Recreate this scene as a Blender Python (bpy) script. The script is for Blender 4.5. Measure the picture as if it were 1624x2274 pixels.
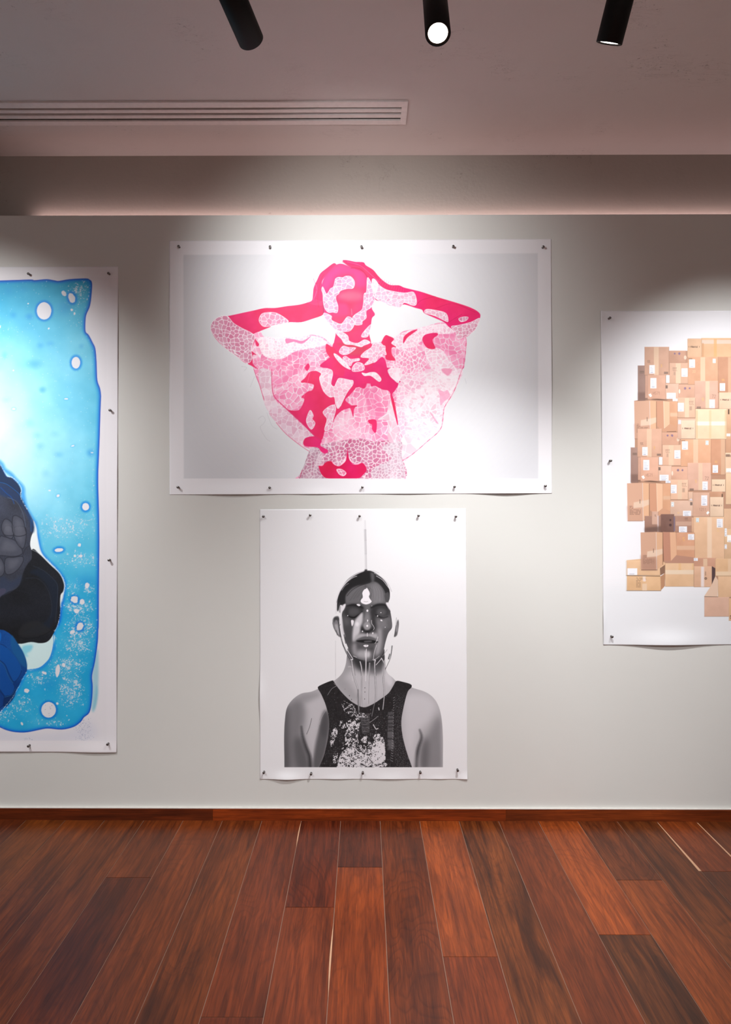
import bpy, bmesh, math, random
import numpy as np
from mathutils import Vector, Matrix
rnd = random.Random(7)
for o in list(bpy.data.objects): bpy.data.objects.remove(o, do_unlink=True)
SC = bpy.context.scene
COL = SC.collection

# ------------------------------------------------------------------ camera
F = 1624.0                       # focal length for a 1624 px wide frame
D0 = 2.786                       # camera to gallery wall
EYE = 1.239
YAW = math.radians(0.30)
HOR = 1097.0
cam_d = bpy.data.cameras.new('camera'); cam = bpy.data.objects.new('camera', cam_d); COL.objects.link(cam)
cam.location = (0, -D0, EYE); cam.rotation_euler = (math.pi/2, 0, YAW)
cam_d.sensor_fit = 'HORIZONTAL'; cam_d.sensor_width = 36; cam_d.lens = 36*F/1624
cam_d.shift_y = -(1137-HOR)/1624; cam_d.clip_start = .05
SC.camera = cam
FW = (-math.sin(YAW), math.cos(YAW)); RT = (math.cos(YAW), math.sin(YAW))
def ray(px, py):
    u = (px-812)/F; w = (HOR-py)/F
    return FW[0]+u*RT[0], FW[1]+u*RT[1], w
def on_y(px, py, y=0.0):
    dx, dy, dz = ray(px, py); t = (y+D0)/dy
    return dx*t, y, EYE+dz*t
def on_z(px, py, z):
    dx, dy, dz = ray(px, py); t = (z-EYE)/dz
    return dx*t, -D0+dy*t, z
def at_depth(px, py, d):
    dx, dy, dz = ray(px, py)
    return Vector((dx*d, -D0+dy*d, EYE+dz*d))

# ------------------------------------------------------------------ world, exposure, lights
w = bpy.data.worlds.new('world'); SC.world = w; w.use_nodes = True
w.node_tree.nodes['Background'].inputs[0].default_value = (0.5, 0.45, 0.42, 1)
w.node_tree.nodes['Background'].inputs[1].default_value = 0.0
vs = SC.view_settings
vs.view_transform = 'Standard'; vs.look = 'None'; vs.exposure = EXPOSURE = 0.0; vs.gamma = 1; vs.use_curve_mapping = False

CEIL = 2.5985; TOPZ = 2.302; BACK = 0.15
# lamps on the ceiling track: aperture centre, aiming direction, watts, cone in degrees, blend, colour
def nrm(v): return Vector(v).normalized()
WHITE = (.985, .995, 1.0)
LAMPS = [
 dict(p=at_depth(558, 90, 1.71), a=nrm((.22, .93, -.29)), w=64, cone=83, blend=1.0, seen=True,
      label='leftmost black cylinder spotlight hanging from the ceiling, turned away towards the pink picture'),
 dict(p=at_depth(973, 75, 1.71), a=nrm((0, -.50, -.86)), w=110, cone=120, blend=.9, seen=True,
      label='middle black cylinder spotlight whose round glowing lens faces the viewer'),
 dict(p=at_depth(1353, 97, 1.71), a=nrm((-.145, .455, -.88)), w=145, cone=71, blend=1.0, seen=True,
      label='rightmost black cylinder spotlight hanging from the ceiling, thin sliver of lit lens below'),
 dict(p=Vector((1.33, -1.08, 2.29)), a=nrm((.03, .72, -.66)), w=106, cone=65, blend=1.0, seen=False,
      label='black cylinder spotlight aimed at the picture of cardboard boxes'),
 dict(p=Vector((-1.62, -1.08, 2.29)), a=nrm((.02, .72, -.66)), w=122, cone=82, blend=1.0, seen=False,
      label='black cylinder spotlight aimed at the blue picture'),
]
def spot_light(name, p, a, watts, cone, blend, col=WHITE, r=.022):
    l = bpy.data.lights.new(name, 'SPOT'); l.energy = watts; l.spot_size = math.radians(cone); l.spot_blend = blend
    l.color = col; l.shadow_soft_size = r
    o = bpy.data.objects.new(name, l); COL.objects.link(o)
    o.location = p; o.rotation_euler = a.to_track_quat('-Z', 'Y').to_euler()
    return o
# unseen fill spots added behind the camera: two wash the lower wall, the rest light the floor
for sx in (-1, 1):
    p_ = Vector((sx*1.25, -2.5, 2.45)); spot_light('fill_spot', p_, nrm(Vector((sx*.75, 0, .35))-p_), 74 if sx < 0 else 92, 62, 1.0)
for (x, y, wt) in ((-2.2, -2.6, 62), (2.3, -2.6, 62), (-1.2, -3.9, 95), (1.3, -3.9, 95)):
    spot_light('fill_spot', Vector((x, y, 2.45)), nrm((0, -.05, -1)), wt, 150, .8)

# ------------------------------------------------------------------ helpers
def tag(o, label=None, cat=None, group=None, kind=None):
    if label: o['label'] = label
    if cat: o['category'] = cat
    if group: o['group'] = group
    if kind: o['kind'] = kind
    return o
def obj(name, bm, mat, parent=None, smooth=False, loc=None):
    me = bpy.data.meshes.new(name); bm.to_mesh(me); bm.free()
    if smooth:
        for p in me.polygons: p.use_smooth = True
    if mat: me.materials.append(mat)
    o = bpy.data.objects.new(name, me); COL.objects.link(o)
    if parent: o.parent = parent
    if loc is not None: o.location = loc
    return o
def box(bm, x0, y0, z0, x1, y1, z1):
    v = [bm.verts.new(p) for p in ((x0,y0,z0),(x1,y0,z0),(x1,y1,z0),(x0,y1,z0),(x0,y0,z1),(x1,y0,z1),(x1,y1,z1),(x0,y1,z1))]
    return [bm.faces.new([v[i] for i in f]) for f in ((0,3,2,1),(4,5,6,7),(0,1,5,4),(1,2,6,5),(2,3,7,6),(3,0,4,7))]
def lathe(bm, prof, n=32, mat=Matrix.Identity(4)):
    rings = []
    for (r, z) in prof:
        if r < 1e-7: rings.append([bm.verts.new(mat @ Vector((0,0,z)))])
        else: rings.append([bm.verts.new(mat @ Vector((r*math.cos(2*math.pi*i/n), r*math.sin(2*math.pi*i/n), z))) for i in range(n)])
    for a, b in zip(rings, rings[1:]):
        for i in range(n):
            j = (i+1) % n
            if len(a) == 1 and len(b) == 1: continue
            if len(a) == 1: bm.faces.new((a[0], b[j], b[i]))
            elif len(b) == 1: bm.faces.new((a[i], a[j], b[0]))
            else: bm.faces.new((a[i], a[j], b[j], b[i]))
    bmesh.ops.recalc_face_normals(bm, faces=bm.faces)
def lin(c):
    return tuple(((x/255)/12.92 if x/255 <= .04045 else ((x/255+.055)/1.055)**2.4) for x in c)
class NT:
    def __init__(s, name):
        s.m = bpy.data.materials.new(name); s.m.use_nodes = True; s.t = s.m.node_tree; s.b = s.t.nodes['Principled BSDF']
    def n(s, typ, **kw):
        x = s.t.nodes.new(typ)
        for k, v in kw.items():
            if k.startswith('_'): x.inputs[k[1:]].default_value = v
            else: setattr(x, k, v)
        return x
    def l(s, a, b): s.t.links.new(a, b)
    def set(s, k, v): s.b.inputs[k].default_value = v
    def ramp(s, src, stops):
        r = s.n('ShaderNodeValToRGB'); e = r.color_ramp.elements
        while len(e) < len(stops): e.new(.5)
        for el, (p, c) in zip(e, stops): el.position = p; el.color = (*c, 1) if len(c) == 3 else c
        s.l(src, r.inputs[0]); return r
    def mix(s, fac, a, b, blend='MIX'):
        x = s.n('ShaderNodeMix', data_type='RGBA', blend_type=blend)
        for sock, v in ((x.inputs[0], fac), (x.inputs[6], a), (x.inputs[7], b)):
            if isinstance(v, bpy.types.NodeSocket): s.l(v, sock)
            elif isinstance(v, (int, float)): sock.default_value = v
            else: sock.default_value = (*v, 1)
        return x.outputs[2]
    def math(s, op, a, b=None):
        x = s.n('ShaderNodeMath', operation=op)
        for sock, v in ((x.inputs[0], a), (x.inputs[1], b)):
            if v is None: continue
            if isinstance(v, bpy.types.NodeSocket): s.l(v, sock)
            else: sock.default_value = v
        return x.outputs[0]
    def bump(s, h, strength, dist=.002):
        b = s.n('ShaderNodeBump', _Strength=strength, _Distance=dist); s.l(h, b.inputs['Height']); s.l(b.outputs[0], s.b.inputs['Normal'])

def plaster(name, c, marks=.0, bump=.15):
    m = NT(name); m.set('Roughness', .85); m.set('Specular IOR Level', .25)
    g = m.n('ShaderNodeNewGeometry').outputs['Position']
    n1 = m.n('ShaderNodeTexNoise', _Scale=1.3, _Detail=6.0); m.l(g, n1.inputs['Vector'])
    n2 = m.n('ShaderNodeTexNoise', _Scale=90.0, _Detail=4.0); m.l(g, n2.inputs['Vector'])
    base = m.ramp(n1.outputs[0], [(.3, tuple(v*.94 for v in lin(c))), (.7, lin(c))]).outputs[0]
    if marks:
        # trowel scratches: short thin dark lines and specks, gathered in patches
        mp = m.n('ShaderNodeMapping'); mp.inputs['Rotation'].default_value = (0, 0, .5); mp.inputs['Scale'].default_value = (3, 9, 3); m.l(g, mp.inputs[0])
        n3 = m.n('ShaderNodeTexNoise', _Scale=2.2, _Detail=8.0, _Roughness=.7, _Distortion=.8); m.l(mp.outputs[0], n3.inputs['Vector'])
        line = m.ramp(n3.outputs[0], [(.490, (0,0,0)), (.5, (1,1,1)), (.510, (0,0,0))]).outputs[0]
        n4 = m.n('ShaderNodeTexNoise', _Scale=3.1, _Detail=3.0); m.l(g, n4.inputs['Vector'])
        patch = m.ramp(n4.outputs[0], [(.54, (0,0,0)), (.67, (1,1,1))]).outputs[0]
        n5 = m.n('ShaderNodeTexNoise', _Scale=75.0, _Detail=2.0); m.l(g, n5.inputs['Vector'])
        speck = m.ramp(n5.outputs[0], [(.66, (0,0,0)), (.72, (1,1,1))]).outputs[0]
        a = m.math('MULTIPLY', m.math('ADD', m.math('MULTIPLY', line, .8), speck), patch)
        n6 = m.n('ShaderNodeTexNoise', _Scale=6.0, _Detail=7.0, _Roughness=.65); m.l(g, n6.inputs['Vector'])
        stain = m.ramp(n6.outputs[0], [(.55, (0,0,0)), (.75, (1,1,1))]).outputs[0]
        base = m.mix(m.math('MULTIPLY', stain, .10), base, tuple(v*.55 for v in lin(c)))
        base = m.mix(m.math('MULTIPLY', a, marks), base, lin((70, 58, 54)))
    m.l(base, m.b.inputs['Base Color'])
    m.bump(m.math('ADD', m.math('MULTIPLY', n2.outputs[0], .3), n1.outputs[0]), bump, .004)
    return m.m
def simple(name, c, rough=.5, metal=0.0, spec=.5, noise=.04):
    m = NT(name); m.set('Roughness', rough); m.set('Metallic', metal); m.set('Specular IOR Level', spec)
    g = m.n('ShaderNodeTexCoord').outputs['Object']
    n1 = m.n('ShaderNodeTexNoise', _Scale=60.0, _Detail=3.0); m.l(g, n1.inputs['Vector'])
    c0 = lin(c)
    m.l(m.ramp(n1.outputs[0], [(.3, tuple(v*(1-noise*2) for v in c0)), (.7, c0)]).outputs[0], m.b.inputs['Base Color'])
    return m.m
def emit(name, c, s):
    m = NT(name); m.set('Base Color', (*lin(c), 1)); m.set('Emission Color', (*lin(c), 1)); m.set('Emission Strength', s); return m.m

M_WALL = plaster('wall_paint', (216, 215, 211), 0, .05)
M_REAR = plaster('rear_plaster', (166, 157, 150), .5, .5)
M_CEIL = plaster('ceiling_plaster', (208, 200, 197), .55, .3)
M_BLACK = simple('black_coated_metal', (9, 9, 10), .6, 0.0, .25)
M_VENT = simple('painted_vent_metal', (228, 219, 217), .5)
M_DARK = simple('vent_dark', (10, 8, 8), .9)
M_STEEL = simple('brushed_steel', (118, 113, 111), .34, .9)

# ------------------------------------------------------------------ the room
XL, XR, YF = -3.4, 3.6, -4.9
def struct(name, bm, m): return tag(obj(name, bm, m), kind='structure')
b = bmesh.new(); box(b, XL, 0, -.02, XR, .075, TOPZ); struct('wall_partition', b, M_WALL)
b = bmesh.new(); box(b, XL-.1, BACK, -.02, XR+.1, BACK+.1, CEIL+.1); struct('wall_back', b, M_REAR)
b = bmesh.new(); box(b, XL-.1, YF, -.02, XL, BACK, CEIL+.1); struct('wall_left', b, M_WALL)
b = bmesh.new(); box(b, XR, YF, -.02, XR+.1, BACK, CEIL+.1); struct('wall_right', b, M_WALL)
b = bmesh.new(); box(b, XL-.1, YF-.1, -.02, XR+.1, YF, CEIL+.1); struct('wall_front', b, M_WALL)
vx1, vy0, _ = on_z(906.5, 222.5, CEIL); _, vy1, _ = on_z(906, 273, CEIL); vx0 = -1.95
b = bmesh.new()      # ceiling with the slot for the air vent left open
box(b, XL-.1, YF-.1, CEIL, XR+.1, vy0+.008, CEIL+.1); box(b, XL-.1, vy1-.008, CEIL, XR+.1, BACK+.1, CEIL+.1)
box(b, XL-.1, vy0+.008, CEIL, vx0+.008, vy1-.008, CEIL+.1); box(b, vx1-.008, vy0+.008, CEIL, XR+.1, vy1-.008, CEIL+.1)
struct('ceiling', b, M_CEIL)

# floor boards: one mesh, every board with its own tone, grain offset and edges
def wood(name, rough=.33, use_uv=True):
    m = NT(name); m.set('Roughness', rough); m.set('Specular IOR Level', .3)
    tone = m.n('ShaderNodeAttribute', attribute_name='tone').outputs['Color']
    par = m.n('ShaderNodeAttribute', attribute_name='grain')           # r: seed, g: streakiness, b: figure
    sp = m.n('ShaderNodeSeparateColor'); m.l(par.outputs['Color'], sp.inputs[0])
    uv = m.n('ShaderNodeUVMap', uv_map='UVMap').outputs[0]             # metres along x (across) and y (along)
    off = m.n('ShaderNodeCombineXYZ'); m.l(m.math('MULTIPLY', sp.outputs[0], 37.0), off.inputs[0]); m.l(m.math('MULTIPLY', sp.outputs[0], 91.0), off.inputs[1]); m.l(m.math('MULTIPLY', sp.outputs[0], 53.0), off.inputs[2])
    va = m.n('ShaderNodeVectorMath', operation='ADD'); m.l(uv, va.inputs[0]); m.l(off.outputs[0], va.inputs[1])
    def mapped(sx, sy):
        mp = m.n('ShaderNodeMapping'); mp.inputs['Scale'].default_value = (sx, sy, 1); m.l(va.outputs[0], mp.inputs[0]); return mp.outputs[0]
    # large cathedral figure: contour lines of a stretched noise
    nb = m.n('ShaderNodeTexNoise', _Scale=1.0, _Detail=2.0, _Distortion=.5); m.l(mapped(7, 1.5), nb.inputs['Vector'])
    fr = m.math('FRACT', m.math('MULTIPLY', nb.outputs[0], 19.0))
    ring = m.ramp(fr, [(0, (.1,.1,.1)), (.22, (.75,.75,.75)), (.8, (1,1,1)), (1, (.0,.0,.0))]).outputs[0]
    # broad dark streaks
    ns = m.n('ShaderNodeTexNoise', _Scale=1.0, _Detail=5.0, _Roughness=.6, _Distortion=.9); m.l(mapped(22, 1.6), ns.inputs['Vector'])
    streak = m.ramp(ns.outputs[0], [(.42, (1,1,1)), (.62, (0,0,0))]).outputs[0]
    # fine pores
    nf = m.n('ShaderNodeTexNoise', _Scale=1.0, _Detail=4.0, _Roughness=.7); m.l(mapped(260, 9), nf.inputs['Vector'])
    fine = m.ramp(nf.outputs[0], [(.35, (.62,.62,.62)), (.62, (1.12,1.12,1.12))]).outputs[0]
    nm = m.n('ShaderNodeTexNoise', _Scale=1.0, _Detail=3.0); m.l(mapped(9, 3), nm.inputs['Vector'])
    n9 = m.n('ShaderNodeTexNoise', _Scale=1.0, _Detail=3.0, _Roughness=.6, _Distortion=.6); m.l(mapped(75, 4.0), n9.inputs['Vector'])
    med = m.ramp(n9.outputs[0], [(.40, (.62,.58,.56)), (.56, (1.06,1.06,1.06))]).outputs[0]
    blot = m.ramp(nm.outputs[0], [(.3, (.78,.74,.72)), (.7, (1.25,1.25,1.25))]).outputs[0]
    col = m.mix(1.0, tone, blot, 'MULTIPLY')
    col = m.mix(.75, col, m.mix(1.0, col, med, 'MULTIPLY'))
    dark = m.mix(1.0, col, (.30, .27, .27), 'MULTIPLY')
    ds = m.math('SUBTRACT', 1.0, m.math('MULTIPLY', m.math('SUBTRACT', 1.0, streak), sp.outputs[1]))
    col = m.mix(ds, dark, col)
    dr = m.math('MULTIPLY', m.math('SUBTRACT', 1.0, ring), sp.outputs[2])
    col = m.mix(dr, col, dark)
    col = m.mix(.8, col, m.mix(1.0, col, fine, 'MULTIPLY'))
    m.l(col, m.b.inputs['Base Color'])
    m.bump(nf.outputs[0], .08, .001)
    return m.m
M_FLOOR = wood('floor_boards', .36)
M_BASE = wood('skirting_wood', .4)
M_SEAM = simple('joint_filler', (150, 118, 100), .8)
M_SAP = simple('pale_sapwood', (206, 160, 126), .5)

def board_mesh(name, boards, mat, z_of):
    """boards: list of (4 top corners xyz, 4 uv, tone rgb, (seed,streak,figure))"""
    vs_, fs, uvs, tones, grs = [], [], [], [], []
    for (c, uv, tone, gr, depth) in boards:
        k = len(vs_); vs_ += list(c) + [(x+depth[0], y+depth[1], z+depth[2]) for (x, y, z) in c]
        for f, fu in (((0,1,2,3), (0,1,2,3)), ((4,7,6,5), (0,3,2,1)), ((0,4,5,1), (0,0,1,1)), ((1,5,6,2), (1,1,2,2)), ((2,6,7,3), (2,2,3,3)), ((3,7,4,0), (3,3,0,0))):
            fs.append(tuple(k+i for i in f)); uvs += [uv[i] for i in fu]; tones += [tone]*4; grs += [gr]*4
    me = bpy.data.meshes.new(name); me.from_pydata(vs_, [], fs); me.materials.append(mat)
    u = me.uv_layers.new(name='UVMap')
    for i, c in enumerate(uvs): u.data[i].uv = c
    a = me.color_attributes.new('tone', 'FLOAT_COLOR', 'CORNER'); g = me.color_attributes.new('grain', 'FLOAT_COLOR', 'CORNER')
    for i in range(len(tones)): a.data[i].color = (*lin((tones[i][0]*.95, tones[i][1]*.80, tones[i][2]*.46)), 1); g.data[i].color = (*grs[i], 1)
    bmx = bmesh.new(); bmx.from_mesh(me); bmesh.ops.recalc_face_normals(bmx, faces=bmx.faces); bmx.to_mesh(me); bmx.free()
    o = bpy.data.objects.new(name, me); COL.objects.link(o); return o
YB = -.014                                        # face of the skirting board
PD = (FW[0]+(808.5-812)/F*RT[0], FW[1]+(808.5-812)/F*RT[1])      # direction of the boards
def bound(k, y):                                   # x of board boundary k at world y
    x0, y0, _ = on_z(844.5+87.5*k, 1822, 0.0)
    return x0+(y-y0)*PD[0]/PD[1]
JOINT = {-1:1926, -2:2015, -3:2260, -6:1950, 1:2124, 4:2074, 5:1953, 7:1933}
TONE = {(-9,0):(132,78,42),(-8,0):(130,74,40),(-7,0):(124,70,40),(-6,0):(118,64,36),(-6,1):(108,54,30),(-5,0):(126,68,38),(-4,0):(124,68,38),
        (-3,0):(126,64,40),(-3,1):(112,54,34),(-2,0):(112,52,34),(-2,1):(138,72,46),(-1,0):(102,50,36),(-1,1):(146,76,40),(0,0):(118,62,38),
        (1,0):(160,88,54),(1,1):(136,70,44),(2,0):(128,76,48),(3,0):(124,66,42),(4,0):(162,90,56),(4,1):(110,68,48),(5,0):(118,68,48),(5,1):(150,86,54),
        (6,0):(116,70,46),(7,0):(132,72,46),(7,1):(108,64,44),(8,0):(118,68,46)}
STREAK = {(2,0):1.0,(4,1):.95,(6,0):.75,(-4,0):.7,(-8,0):.6,(-7,0):.6,(-5,0):.45,(0,0):.4,(-6,1):.5,(3,0):.35,(8,0):.6,(7,1):.6,(-2,0):.5}
FIG = {(0,0):.45,(-2,0):.55,(5,0):.5,(6,0):.45,(-3,0):.3,(4,1):.4}
boards = []
GAP = .0010
for k in range(-23, 25):
    ys = [YB+.004]; segs = []
    if k in JOINT:
        ys.append(on_z(812, JOINT[k], 0)[1])
    else: ys.append(-1.25-rnd.random()*.7)
    while ys[-1] > YF: ys.append(ys[-1]-.9-rnd.random()*.9)
    ys[-1] = YF
    for s, (ya, yb) in enumerate(zip(ys, ys[1:])):
        t = TONE.get((k, s)) or ((lambda q: (int(104+q*44), int(54+q*26), int(36+q*12)))(rnd.random()))
        t = tuple(min(255, v) for v in t)
        ya -= GAP if s else 0; yb += GAP
        c = [(bound(k, yb)+GAP, yb, 0), (bound(k+1, yb)-GAP, yb, 0), (bound(k+1, ya)-GAP, ya, 0), (bound(k, ya)+GAP, ya, 0)]
        uv = [(0, yb), (.15, yb), (.15, ya), (0, ya)]
        boards.append((c, uv, t, (rnd.random(), STREAK.get((k, s), .25+.3*rnd.random()), FIG.get((k, s), .30)), (0, 0, -.012)))
fl = board_mesh('floor', boards, M_FLOOR, 0); tag(fl, kind='structure')
b = bmesh.new(); box(b, XL-.1, YF-.1, -.06, XR+.1, BACK+.1, -.0012); sub = tag(obj('floor_joints', b, M_SEAM), kind='structure'); sub.name = 'floor_joints'
# pale sapwood edges on a few boards, part of the floor
def sapline(k, pa, pb, w0, w1, side=0):
    ya = on_z(812, pa, 0)[1]; yb = on_z(812, pb, 0)[1]; b = bmesh.new(); L, R = [], []
    for i in range(9):
        t = i/8; y = ya+(yb-ya)*t; x = bound(k, y); w_ = w0+(w1-w0)*t if w1 >= w0 and not side else (w0*math.sin(math.pi*t)+.0006)
        L.append(b.verts.new((x-w_*(.85 if not side else .6), y, .0004))); R.append(b.verts.new((x+w_*.15, y, .0004)))
    for i in range(8): b.faces.new((L[i], R[i], R[i+1], L[i+1]))
    bmesh.ops.recalc_face_normals(b, faces=b.faces)
    tag(obj('board_edge', b, M_SAP, fl), 'pale sapwood edge of a board')
sapline(7, 1826, 1932.5, .0025, .0095); sapline(8, 1826, 1932.5, .0035, .007)
sapline(-2, 1826, 1882, .0048, 0, 1); sapline(-1, 2050, 2215, .006, 0, 1)

# skirting
zb = on_y(812, 1797, YB)[2]
def skirt(x0, x1, tone, seed):
    c = [(x0, YB, 0), (x1, YB, 0), (x1, YB, zb), (x0, YB, zb)]
    uv = [(0, x0), (0, x1), (zb, x1), (zb, x0)]
    o = board_mesh('baseboard_back', [(c, uv, tone, (seed, .45, .12), (0, .0138, 0))], M_BASE, 0)
    return tag(o, kind='structure')
j1 = on_y(472.5, 1810, YB)[0]; j2 = on_y(1124, 1810, YB)[0]
skirt(XL, j1-.0003, (112, 54, 30), .31); skirt(j1+.0003, j2-.0003, (146, 70, 34), .77); skirt(j2+.0003, XR, (132, 68, 38), .12)
b = bmesh.new(); box(b, XL, YB+.002, zb, XR, .0, zb+.0022); tag(obj('trim_1', b, simple('filler_bead', (222, 218, 212), .7)), kind='structure')

# ------------------------------------------------------------------ cove light behind the partition
sx0 = on_y(78, 474, BACK)[0]
strip = bpy.data.objects.new('led_strip', None); COL.objects.link(strip); strip.location = (sx0, .125, TOPZ+.036)
tag(strip, 'glowing light strip hidden behind the top edge of the wall, lighting the plaster above', 'light strip')
b = bmesh.new(); box(b, 0, -.012, -.006, XR-sx0-.05, .012, 0); obj('channel', b, M_VENT, strip)
b = bmesh.new(); box(b, .005, -.006, .0002, XR-sx0-.06, .006, .004); obj('diffuser', b, emit('led_glow', (255, 222, 219), 9.5), strip)
b = bmesh.new(); box(b, sx0-.02, .0755, TOPZ-.046, XR-.02, .105, TOPZ-.0005); tag(obj('trim_2', b, M_REAR), kind='structure')

# ------------------------------------------------------------------ air vent
vent = bpy.data.objects.new('air_vent', None); COL.objects.link(vent); vent.location = ((vx0+vx1)/2, (vy0+vy1)/2, CEIL)
tag(vent, 'long white slotted linear air vent set in the ceiling', 'air vent')
cx, cy = vent.location[0], vent.location[1]
def vb(name, x0, y0, z0, x1, y1, z1, m):
    b = bmesh.new(); box(b, x0-cx, y0-cy, z0-CEIL, x1-cx, y1-cy, z1-CEIL)
    bmesh.ops.bevel(b, geom=b.edges[:], offset=.0008, segments=1, affect='EDGES'); return obj(name, b, m, vent)
ix1 = on_z(891, 250, CEIL)[0]; ix0 = vx0+.03
def vy(py): return on_z(890, py, CEIL)[1]
ZT = CEIL-.006
y_s = [(vy(234.5), vy(240.0)), (vy(247), vy(252)), (vy(259), vy(264.2))]     # three slots
b = bmesh.new()
for (x0, y0, x1, y1) in ((vx0, vy0, vx1, y_s[0][0]), (vx0, y_s[2][1], vx1, vy1), (vx0, y_s[0][0], ix0, y_s[2][1]), (ix1, y_s[0][0], vx1, y_s[2][1])):
    box(b, x0-cx, y0-cy, ZT-CEIL, x1-cx, y1-cy, .002 if False else .0)
obj('frame', b, M_VENT, vent)
for (ya, yb_) in ((y_s[0][1], y_s[1][0]), (y_s[1][1], y_s[2][0])): vb('slat', ix0-.001, ya, ZT+.0012, ix1+.001, yb_, ZT+.012, M_VENT)
vb('duct', vx0+.01, vy0+.01, CEIL+.03, vx1-.01, vy1-.01, CEIL+.09, M_DARK)
for (ya, yb_) in y_s: vb('blade', ix0, ya-.002+.45*(yb_-ya), ZT+.014, ix1, ya+.001+.6*(yb_-ya), ZT+.030, M_DARK)

# ------------------------------------------------------------------ spotlights on their track
ty = LAMPS[0]['p'].y-.02
b = bmesh.new(); box(b, -2.2, ty-.017, CEIL-.02, 2.2, ty+.017, CEIL)
bmesh.ops.bevel(b, geom=b.edges[:], offset=.002, segments=1, affect='EDGES')
tag(obj('lighting_track', b, M_BLACK), 'black track on the ceiling that carries the spotlights', 'track')
M_LENS = emit('lens_glow', (255, 252, 246), 14.0)
for L in LAMPS:
    root = bpy.data.objects.new('spotlight', None); COL.objects.link(root)
    a = L['a']; R = .030; LEN = .185
    root.location = L['p']; root.rotation_euler = (-a).to_track_quat('Z', 'Y').to_euler()      # local +Z runs up the body
    tag(root, L['label'], 'spotlight', 'spotlights on the ceiling track')
    b = bmesh.new()
    lathe(b, [(R-.0042, .0), (R-.0008, .0), (R, .001), (R, LEN-.003), (R-.003, LEN), (0, LEN), (0, LEN-.004), (R-.006, LEN-.006), (R-.0042, .012)], 64)
    obj('body', b, M_BLACK, root, True)
    b = bmesh.new(); lathe(b, [(0, .0035), (R-.0068, .003), (R-.0068, .006), (0, .007)], 48); obj('lens', b, M_LENS, root, True)
    b = bmesh.new(); lathe(b, [(R-.0070, .0028), (R-.0040, .0006), (R-.0036, .0075), (R-.0070, .0075), (R-.0070, .0028)], 48); obj('rim', b, simple('satin_ring', (92, 84, 76), .35, .6), root, True)
    # swivel and stem up to the track
    topw = L['p'] - a*LEN
    mi = (Matrix.Translation(L['p']) @ root.rotation_euler.to_matrix().to_4x4()).inverted()
    b = bmesh.new()
    up = Vector((0, 0, 1)); p0 = topw - a*(-.01); p1 = Vector((p0.x, p0.y, CEIL-.012))
    if p1.z - p0.z > .005:
        lathe(b, [(0, 0), (.008, 0), (.008, (p1-p0).z), (0, (p1-p0).z)], 20, mi @ Matrix.Translation(p0))
    ob_ = obj('stem', b, M_BLACK, root)
    b = bmesh.new(); m4 = mi @ Matrix.Translation((p0.x, p0.y, CEIL-.05)); lathe(b, [(0, 0), (.017, 0), (.017, .05), (0, .05)], 24, m4); obj('adapter', b, M_BLACK, root)
    li = spot_light('spotlight_beam', L['p']-a*.0, a, L['w'], L['cone'], L['blend'], r=.020)
    li.location = L['p'] + a*.002

# ================================================================== prints
# a small painter: shapes are drawn on a raster in photograph pixels, then carried by the sheet's vertices
def catmull(pts, n=5, closed=True):
    p = np.array(pts, float); N = len(p); out = []
    rng = range(N) if closed else range(N-1)
    for i in rng:
        if closed: p0, p1, p2, p3 = p[(i-1) % N], p[i], p[(i+1) % N], p[(i+2) % N]
        else: p0, p1, p2, p3 = p[max(i-1, 0)], p[i], p[i+1], p[min(i+2, N-1)]
        for t in np.arange(n)/n:
            out.append(.5*((2*p1)+(-p0+p2)*t+(2*p0-5*p1+4*p2-p3)*t*t+(-p0+3*p1-3*p2+p3)*t**3))
    if not closed: out.append(p[-1])
    return np.array(out)
def blur(a, r):
    r = int(round(r))
    if r < 1: return a
    for _ in range(2):
        for ax in (0, 1):
            pad = [(0, 0), (0, 0)]; pad[ax] = (r+1, r)
            c = np.cumsum(np.pad(a, pad, mode='edge'), axis=ax)
            n = a.shape[ax]; k = 2*r+1
            a = (c[k:k+n] - c[:n])/k if ax == 0 else (c[:, k:k+n] - c[:, :n])/k
    return a
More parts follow.
